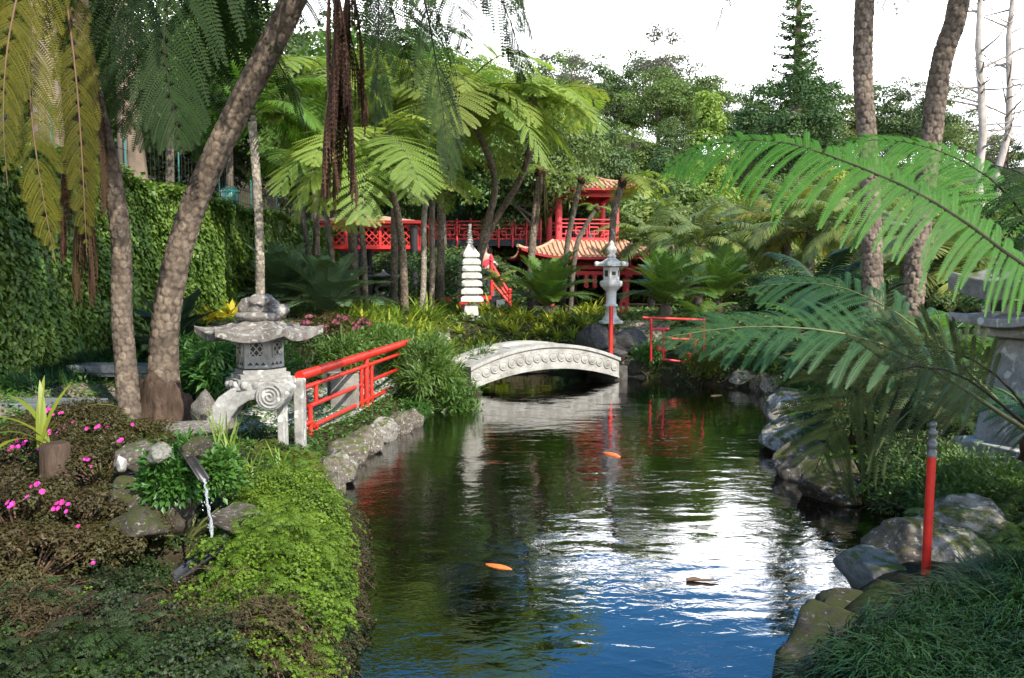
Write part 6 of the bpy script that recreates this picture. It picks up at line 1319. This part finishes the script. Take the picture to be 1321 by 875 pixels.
# ferns on the right bank
def ground_fern(px, py, Y, L_, mat, label, n=13, seed=1, group=None):
    c_ = at(px, py, Y); g = h1(c_.x, c_.y); T = thing('ground_fern', (c_.x, c_.y, g), label, 'fern', group); vs = ring(mat, L_, L_ * .42, [(65, -10), (48, -35), (30, -50)], 18, 14, .3); rng = np.random.default_rng(seed)
    for i in range(n): put_frond(T, (0, 0, max(0, c_.z - g) * .8), i * 2.39996 + rng.normal(0, .2), frond_mesh(vs[i % 3]), rng.uniform(.8, 1.15), rng.normal(0, .1))
for i, a in enumerate([(1000, 455, 14.2, 1.3, 'fern_blue', 'dark blue-green fern behind the far shore rocks, left one'), (1065, 462, 12.6, 1.3, 'fern_blue', 'dark blue-green fern above the corner of the pond'), (955, 450, 15.5, 1.2, 'fern_mid', 'green fern right of the far red railing'), (1110, 480, 10.6, 1.2, 'fern_dark', 'dark fern behind the low tree fern fronds'), (1090, 545, 8.9, 1.0, 'fern_dark', 'dark fern overhanging the pale shore boulder'), (1140, 570, 7.8, .95, 'fern_olive', 'olive fern drooping to the water left of the standpipe'), (1180, 520, 8.6, 1.1, 'fern_dark', 'shaded fern left of the right lantern'), (1150, 440, 11.8, 1.3, 'fern_mid', 'fern at the foot of the two tall trunks'), (1215, 440, 10.5, 1.2, 'fern_mid', 'fern right of the foot of the two tall trunks'), (1290, 470, 9.0, 1.1, 'fern_mid', 'fern behind the right lantern'), (1040, 425, 16.5, 1.3, 'fern_mid', 'fern in front of the feather palms'), (905, 415, 18.6, 1.1, 'fern_mid', 'fern before the broad cycads'), (640, 355, 23.4, 1.0, 'fern_bright', 'bright fern above the garden stairs')]): ground_fern(*a, seed=300 + i)

# ------------------------------------------------------------------ carpets nobody could count
def stamp(mb, tmpl, pos, az, sc, tilt=None, mat=0, rng=G):
    V = np.concatenate(tmpl.V); idx = np.concatenate([p[0] for p in tmpl.P if len(p[1])]); tot = np.concatenate([p[1] for p in tmpl.P]); mt = np.concatenate([p[2] for p in tmpl.P]); rn = np.concatenate([p[4] for p in tmpl.P])
    q4 = tot == 4; st = np.concatenate([[0], np.cumsum(tot)[:-1]])[q4]; F = idx[st[:, None] + np.arange(4)[None]]; mt = mt[q4]; rn = rn[q4]
    k = len(pos); ca, sa = np.cos(az)[:, None], np.sin(az)[:, None]; X = V[None, :, 0] * sc[:, None]; Y = V[None, :, 1] * sc[:, None]; Z = V[None, :, 2] * sc[:, None]
    if tilt is not None: c, s = np.cos(tilt)[:, None], np.sin(tilt)[:, None]; X, Z = X * c + Z * s, -X * s + Z * c
    W = np.stack([X * ca - Y * sa, X * sa + Y * ca, Z], -1) + pos[:, None]
    FF = (F[None] + (np.arange(k) * len(V))[:, None, None]); 
    for mm in np.unique(mt):
        s_ = mt == mm; mb.add(W.reshape(-1, 3) if mm == np.unique(mt)[0] else np.zeros((0, 3)), FF[:, s_].reshape(-1, 4) - (0 if mm == np.unique(mt)[0] else W.shape[0] * W.shape[1]), int(mm), False, np.clip((rn[s_][None] * .6 + rng.random(k)[:, None] * .4), 0, 1).ravel())
def onpoly(pxpoly, z0): return [tuple(onz(x, y, z0)[:2]) for x, y in pxpoly]
def spray_mb(rng, L_, a0, a1, k, ls, asp=.95, spread=.5):
    """one hanging spray: a wiry stalk with little fan leaflets"""
    mb = MB(); P = arc(L_, a0, a1, 10, rng.normal(0, .1)); mb.tube(P[::3], .0014, 3, 1, False); u = rng.uniform(.15, 1, k); c = np.stack([np.interp(u * 9, np.arange(10), P[:, i]) for i in range(3)], 1)
    c = c + rng.normal(0, 1, (k, 3)) * [.2, 1, .25] * (L_ * spread * .35 * np.sin(np.pi * np.clip(u, .1, .92)))[:, None]; n = unit(np.array([.55, 0, .8]) + rng.normal(0, .4, (k, 3))); t = unit(np.array([.7, 0, -.6]) + rng.normal(0, .6, (k, 3))); t -= n * (t * n).sum(1, keepdims=True)
    s = ls * rng.uniform(.6, 1.3, k); kites(mb, c, t, n, s, s * asp, 0, rng.random(k), .1, .62); return mb
def fern_carpet(name, poly, n, mats, label, seed, kind='spray', L_=.2, hmax=.06, arcs=(50, -75), dmin=-.12, scr=(.5, 1.25), lump=.10, leaf=.017, k=46, bulge=None, gap=-.9):
    rng = np.random.default_rng(seed); xs, ys = zip(*poly); cx, cy = np.mean(xs), np.mean(ys)
    def ok(x, y):
        jx = x + .09 * vnoise(x, y, 7.0) + rng.normal(0, .035, x.shape); jy = y + .12 * vnoise(y, x, 6.0) + rng.normal(0, .035, x.shape); return inpoly(jx, jy, poly) & ~(((x + 1.93) / .40) ** 2 + ((y - 4.22) / .46) ** 2 < 1) & (sdf(x, y) > dmin) & (vnoise(x + 3, y, 5.5) > gap)
    P = scatter(rng, n, (min(xs) - .2, max(xs) + .2), (min(ys) - .2, max(ys) + .2), ok); lm = np.clip(vnoise(P[:, 0] + seed, P[:, 1], 4.4) + .45 * vnoise(P[:, 0], P[:, 1] + seed, 9.5), -.6, 1.4)
    Z = np.maximum(H(P[:, 0], P[:, 1]), .02) + rng.uniform(0, 1, n) ** 1.6 * hmax + lump * lm
    if bulge is not None: Z = Z + bulge(P[:, 0], P[:, 1]) * rng.uniform(.45, 1, n)
    e = .08; gx = (H(P[:, 0] + e, P[:, 1]) - H(P[:, 0] - e, P[:, 1])); gy = (H(P[:, 0], P[:, 1] + e) - H(P[:, 0], P[:, 1] - e)); az = np.arctan2(-gy - .03, -gx) + rng.normal(0, 1.0, n)
    mb = MB(); nt = 4
    for q in range(nt):
        t = spray_mb(rng, L_, arcs[0] + rng.normal(0, 8), arcs[1], k, leaf) if kind == 'spray' else frond_mb(arc(L_, *arcs, 12), L_ * .5, rng, 10, 5, .4, .12, 60, .55, .0018, plw=.95)
        s = slice(q, None, nt); m = len(P[s]); stamp(mb, t, np.column_stack([P[s], Z[s]]), az[s], rng.uniform(*scr, m), rng.normal(0, .3, m), 0, rng)
    return tag(bake(mb, name, mats), label, name.replace('_', ' '), None, 'stuff')
def hump(cx, cy, r, h): return lambda x, y: h * np.clip(1 - ((x - cx) ** 2 + (y - cy) ** 2) / r ** 2, 0, 1) ** .7
mh = onz(345, 740, .25)
fern_carpet('maidenhair_fern', onpoly([(265, 790), (300, 705), (335, 650), (395, 625), (428, 690), (440, 740), (430, 800), (380, 850), (300, 850)], .30), 4200, [M['maiden'], M['rachis_dark']], 'bright yellow-green maidenhair fern cascading over the bank into the pond', 1, 'spray', .24, .10, (45, -82), .06, (.4, 1.35), .15, .017, 44, hump(mh.x, mh.y, .95, .17), gap=-.6)
fern_carpet('maidenhair_fern', onpoly([(265, 790), (300, 705), (335, 650), (395, 625), (428, 690), (440, 740), (430, 800), (380, 850), (300, 850)], .30), 1100, [M['maiden'], M['rachis_dark']], 'feathery plumes standing out of the bright maidenhair fern', 18, 'frond', .20, .14, (60, -60), .02, (.5, 1.3), .15, bulge=hump(mh.x, mh.y, .95, .17))
DK = onpoly([(-160, 1050), (-160, 790), (0, 770), (120, 750), (240, 770), (330, 850), (350, 1050)], .50)
fern_carpet('dark_fern', DK, 3000, [M['fern_carpet'], M['rachis_dark']], 'dark green small-leaved ferns carpeting the bank in the bottom left corner', 2, 'spray', .20, .10, (60, -60), -.05, (.5, 1.3), .11, .016, 44)
fern_carpet('dark_fern', DK, 1500, [M['fern_carpet'], M['rachis_dark']], 'feathery dark fern fronds growing through the carpet at bottom left', 12, 'frond', .22, .12, (65, -40), -.05, (.5, 1.2), .11, gap=-.1)
fern_carpet('maidenhair_fern', DK, 700, [M['maiden'], M['rachis_dark']], 'stray yellow-green maidenhair sprays among the dark ferns', 13, 'spray', .18, .14, (60, -60), -.05, (.5, 1.1), .11, .015, 40, gap=.35)
fern_carpet('dry_fern', onpoly([(-100, 790), (0, 745), (110, 725), (215, 735), (262, 765), (240, 800), (60, 800)], .50), 900, [M['fern_brown'], M['rachis_brown']], 'purple-brown withered ferns along the top edge of the dark carpet', 3, 'spray', .20, .14, (65, -50), -.05, (.5, 1.2), .10, .015, 40, gap=-.3)
fern_carpet('dry_fern', onpoly([(270, 860), (310, 740), (400, 700), (420, 800), (380, 880)], .25), 420, [M['fern_brown'], M['rachis_brown']], 'brown withered fronds showing through the bright maidenhair', 14, 'spray', .24, .12, (35, -85), .05, (.5, 1.2), .09, .017, 40, hump(mh.x, mh.y, .95, .15), gap=.35)
fern_carpet('moss_fern', onpoly([(275, 650), (295, 600), (350, 575), (395, 562), (430, 590), (428, 625), (405, 655), (350, 665)], .30), 1500, [M['moss'], M['rachis']], 'yellow-green moss and little ferns below the red railing', 4, 'frond', .13, .03, (45, -50), -.02, (.5, 1.3), .05)
fern_carpet('bank_fern', onpoly([(395, 870), (418, 800), (430, 720), (430, 655), (448, 660), (466, 730), (464, 820), (440, 890)], .08), 750, [M['fern_brown'], M['rachis_brown']], 'dry brown and olive ferns hanging over the water beside the bright fern', 5, 'spray', .26, .10, (30, -88), -.06, (.45, 1.0), .05, .016, 40)
fern_carpet('bank_fern', onpoly([(395, 870), (418, 800), (430, 720), (430, 640), (452, 660), (470, 730), (466, 820), (440, 890)], .08), 420, [M['fern_carpet'], M['rachis_dark']], 'green fern sprays trailing into the water at the left shore', 15, 'spray', .26, .10, (30, -88), -.06, (.45, 1.0), .05, .016, 40)
fern_carpet('dark_fern', onpoly([(110, 745), (150, 690), (215, 690), (270, 720), (260, 770)], .36), 700, [M['fern_carpet'], M['rachis_dark']], 'dark fern sprays round the grotto and the black scoop', 17, 'spray', .16, .05, (55, -65), -.02, (.5, 1.2), .05, .015, 40)
fern_carpet('moss_fern', onpoly([(200, 690), (225, 620), (290, 555), (390, 540), (400, 570), (330, 610), (300, 690)], .30), 1500, [M['fern_carpet'], M['rachis']], 'low mixed green cover round the water spout and the lantern leg', 6, 'spray', .14, .04, (50, -60), -.02, (.5, 1.3), .05, .018, 34)
fern_carpet('bank_fern', onpoly([(1190, 690), (1200, 640), (1330, 600), (1400, 700), (1330, 700), (1230, 690)], .35), 800, [M['bush'], M['rachis']], 'feathery green ferns between the boulders and the right lantern', 7, 'frond', .24, .1, (55, -50), .0, (.5, 1.3), .06)
fern_carpet('bank_fern', onpoly([(500, 545), (530, 500), (560, 520), (555, 532), (520, 548)], .3), 260, [M['herb'], M['rachis']], 'little ferns on the waterline under the railing end', 8, 'spray', .2, .08, (50, -60), -.1, (.5, 1.2), .04, .03, 30)
fern_carpet('bank_fern', onpoly([(940, 505), (1010, 505), (1030, 545), (1050, 590), (1110, 640), (1150, 600), (1060, 500), (980, 470)], .3), 500, [M['fern_mid'], M['rachis_dark']], 'small green ferns trailing between the rocks of the right shore', 16, 'frond', .26, .06, (50, -60), .05, (.5, 1.2), .04)
def carpet_blades(name, poly, n, L_, w, mat, label, seed, dmin=.05):
    rng = np.random.default_rng(seed); xs, ys = zip(*poly); P = scatter(rng, n, (min(xs), max(xs)), (min(ys), max(ys)), lambda x, y: inpoly(x, y, poly) & (sdf(x, y) > dmin)); tuft = vnoise(P[:, 0] * 3, P[:, 1] * 3, 2.0)
    Z = H(P[:, 0], P[:, 1]) + .05 * np.clip(tuft, 0, 1); az = 2.6 * vnoise(P[:, 0], P[:, 1], 3.2) + rng.normal(0, .7, n) - 2.0
    mb = MB(); blades(mb, np.column_stack([P, Z]), az, L_ * rng.uniform(.6, 1.25, n), np.full(n, w) * rng.uniform(.7, 1.3, n), rng.uniform(.7, 1.45, n), rng.uniform(1.2, 2.4, n), rng, 5, 0, np.clip(.35 + .3 * tuft + rng.normal(0, .22, n), 0, 1)); return tag(bake(mb, name, M[mat]), label, name.replace('_', ' '), None, 'stuff')
carpet_blades('mondo_grass', onpoly([(1040, 800), (1070, 778), (1150, 765), (1240, 752), (1290, 712), (1420, 690), (1500, 1000), (1080, 1000), (1060, 900)], .42), 16000, .26, .0065, 'mondo', 'dark glossy mondo grass in tufts round the boulders at bottom right', 21)
carpet_blades('mondo_grass', [(-5.6, 8.2), (-5.2, 8.0), (-5.0, 12.2), (-5.9, 12.6)], 5000, .26, .009, 'mondo', 'dark grass strip along the foot of the ivy wall', 22)
# small leaves over the remaining bare soil
def litter(name, test, n, xr, yr, mat, s, label, seed, lift=.03):
    rng = np.random.default_rng(seed); P = scatter(rng, n, xr, yr, test); c = np.column_stack([P, H(P[:, 0], P[:, 1]) + rng.uniform(.005, lift, n)]); mb = MB(); nn = unit(np.array([0, 0, 1.]) + rng.normal(0, .45, (n, 3))); t = rng.normal(0, 1, (n, 3)); t -= nn * (t * nn).sum(1, keepdims=True); sz = s * rng.uniform(.6, 1.3, n); kites(mb, c, t, nn, sz, sz * .5); return tag(bake(mb, name, M[mat]), label, 'ground cover', None, 'stuff')
litter('ground_cover', lambda x, y: (sdf(x, y) > .02) & (x < 0), 30000, (-5.6, -.5), (6, 16), 'herb', .055, 'low leafy cover over the soil of the left bank', 31, .09)
litter('ground_cover', lambda x, y: (sdf(x, y) > .02), 30000, (-6, 9), (16.5, 26), 'tree_mid', .11, 'low leafy cover under the plants beyond the bridge', 32, .16)
litter('ground_cover', lambda x, y: (sdf(x, y) > .02), 26000, (1.2, 8.5), (5, 17), 'tree_dark', .075, 'low dark leafy cover over the soil of the right bank', 33, .12)

# ------------------------------------------------------------------ rocks
RB = [  # px, py, Y, size, material, seed, label
    (172, 592, 5.5, (.19, .17, .13), 'boulder', 1, 'brown rock left of the bright green herbs'),
    (170, 640, 5.2, (.22, .19, .14), 'boulder_dark', 2, 'dark mossy rock left of the little cave'),
    (183, 676, 4.95, (.26, .19, .12), 'boulder_dark', 3, 'dark wet rock under the little cave'),
    (222, 656, 5.3, (.26, .16, .22), 'boulder_dark', 4, 'black rock at the back of the little cave'),
    (204, 585, 5.15, (.10, .08, .075), 'stone_grey', 5, 'small grey rock beside the water spout'),
    (252, 580, 5.25, (.13, .10, .09), 'boulder_dark', 6, 'small brown rock over the water spout'),
    (305, 668, 4.95, (.26, .14, .09), 'boulder', 7, 'long flat brown rock right of the falling water'),
    (157, 598, 5.3, (.04, .05, .06), 'stone_white', 0, 'small white stone among the azaleas')]
for i, (x, y, s) in enumerate([(415, 655, .22), (421, 632, .19), (430, 613, .20), (440, 598, .18), (452, 583, .24), (470, 572, .22), (490, 560, .24), (510, 549, .22), (530, 541, .18), (405, 640, .2)]):
    p_ = onz(x, y, .10); RB.append((x, y, p_.y, (s * 1.15, s, s * .95), 'boulder' if i % 3 else 'boulder_pale', i, None))
for i, (x, y, s, m_) in enumerate([(822, 478, .26, 'boulder_dark'), (848, 476, .30, 'boulder'), (872, 478, .36, 'boulder_pale'), (905, 484, .26, 'boulder'), (928, 486, .27, 'boulder_pale'), (948, 489, .26, 'boulder'), (966, 492, .30, 'boulder_pale'), (985, 496, .26, 'boulder'), (1002, 500, .26, 'boulder_pale'), (1016, 512, .26, 'boulder'), (1022, 535, .38, 'boulder_pale'), (1020, 570, .34, 'boulder_pale'), (1040, 600, .30, 'boulder'), (1072, 625, .30, 'boulder_dark'), (935, 472, .24, 'boulder'), (990, 478, .22, 'boulder_pale'), (640, 474, .22, 'boulder'), (680, 471, .24, 'boulder_dark'), (720, 470, .24, 'boulder'), (755, 470, .24, 'boulder_dark')]):
    p_ = onz(x, y, .12); RB.append((x, y, p_.y, (s * 1.2, s, s * .9), m_, i + 3, None))
RB += [(1128, 742, 4.85, (.30, .2, .17), 'stone_grey', 1, 'smooth grey rock at the waterline, left of the red standpipe'), (1178, 716, 5.0, (.36, .26, .25), 'boulder', 2, 'brown lichen-spotted boulder behind the red standpipe'), (1226, 718, 4.95, (.25, .24, .25), 'boulder_pale', 4, 'pale-topped boulder right of the red standpipe'), (1256, 690, 5.25, (.42, .3, .26), 'boulder_pale', 5, 'large rounded pale boulder, farthest of the group at bottom right'), (1300, 662, 5.8, (.34, .3, .22), 'boulder_dark', 6, 'dark boulder half buried in ferns at the right edge'), (1098, 790, 4.4, (.27, .18, .12), 'boulder_dark', 7, 'flat dark rock among the mondo grass by the water'), (1082, 862, 3.95, (.40, .36, .34), 'boulder_dark', 3, 'big mossy dark boulder with white lichen at the bottom edge'), (1330, 735, 4.6, (.12, .12, .16), 'stone_grey', 0, 'grey rock cut by the right edge above the grass'), (1170, 690, 5.6, (.2, .16, .12), 'boulder', 6, 'small rock behind the brown boulder at the waterline')]
for i, (x, y, Y, s, m_, sd, lb) in enumerate(RB):
    p_ = at(x, y, Y); left = x < 560
    rock('shore_rock' if lb is None else 'boulder', p_, s, lb or (('brown' if m_ == 'boulder' else 'pale lichen-covered') + ' rock in the stone edging of the pond under the long red railing' if left else {'boulder': 'brown', 'boulder_pale': 'pale lichen-covered', 'boulder_dark': 'dark mossy'}[m_] + ' rock in the stone edging along the far and right shore'), m_, sd, 0, None if lb else ('edging rocks of the pond, left shore, ' if left else 'edging rocks of the pond, far and right shore, ') + m_.replace('boulder_', '').replace('boulder', 'brown'))

# ------------------------------------------------------------------ fish and driftwood
def koi(px, py, z, L_, az, col, label, name='koi'):
    p_ = onz(px, py, z); T = thing(name, p_, label, 'fish', rz=az); rng = np.random.default_rng(int(px)); m = paint_mat('koi_skin', col, .4, .25, .5, 30)
    b_ = MB(); x = np.linspace(-.5, .5, 16) * L_; r = L_ * .115 * np.sin(np.clip((x / L_ + .5) * .92 + .06, 0, 1) * math.pi) ** .6 + .004; b_.tube([(a, .03 * L_ * math.sin(a / L_ * 5), 0) for a in x], r, 12); bake(b_, 'body', m, T)
    t = MB(); 
    for s in (-1, 1): t.prism([(0, 0), (-.20 * L_, .10 * L_ * s), (-.15 * L_, .02 * L_ * s)] if s > 0 else [(0, 0), (-.15 * L_, .02 * L_ * s), (-.20 * L_, .10 * L_ * s)], (-.47 * L_, -.02 * L_, 0), (1, 0, 0), (0, 1, 0), .006)
    bake(t, 'tail_fin', m, T)
    for s in (-1, 1): f = MB(); f.prism([(0, 0), (-.12 * L_, .13 * L_ * s), (-.14 * L_, .03 * L_ * s)], (.18 * L_, .07 * L_ * s, -.01), (1, 0, 0), (0, 1, 0), .005); bake(f, 'side_fin', m, T)
koi(644, 734, -.015, .24, R(-35), (.75, .16, .03), 'orange koi in the dark water left of the middle')
koi(789, 588, -.01, .30, R(120), (.80, .18, .05), 'orange koi far out near the lantern reflection')
koi(730, 806, -.12, .36, R(62), (.75, .72, .62), 'cream white koi under the surface')
koi(862, 842, -.04, .26, R(100), (.85, .10, .07), 'red koi nearest the bottom edge')
koi(925, 512, -.02, .3, R(20), (.6, .3, .1), 'dull orange koi by the far shore')
p_ = onz(905, 748, .012); mb = MB(); mb.tube([(-.10, 0, 0), (-.05, .005, .004), (.0, -.004, 0), (.06, -.012, .004), (.11, -.02, 0)], [.012, .016, .009, .008, .003], 8); mb.tube([(.05, -.012, .002), (.09, .012, .008)], [.006, .002], 6)
tag(bake(mb, 'driftwood', M['rachis_brown'], None, p_), 'short brown twig floating on the blue water', 'twig')
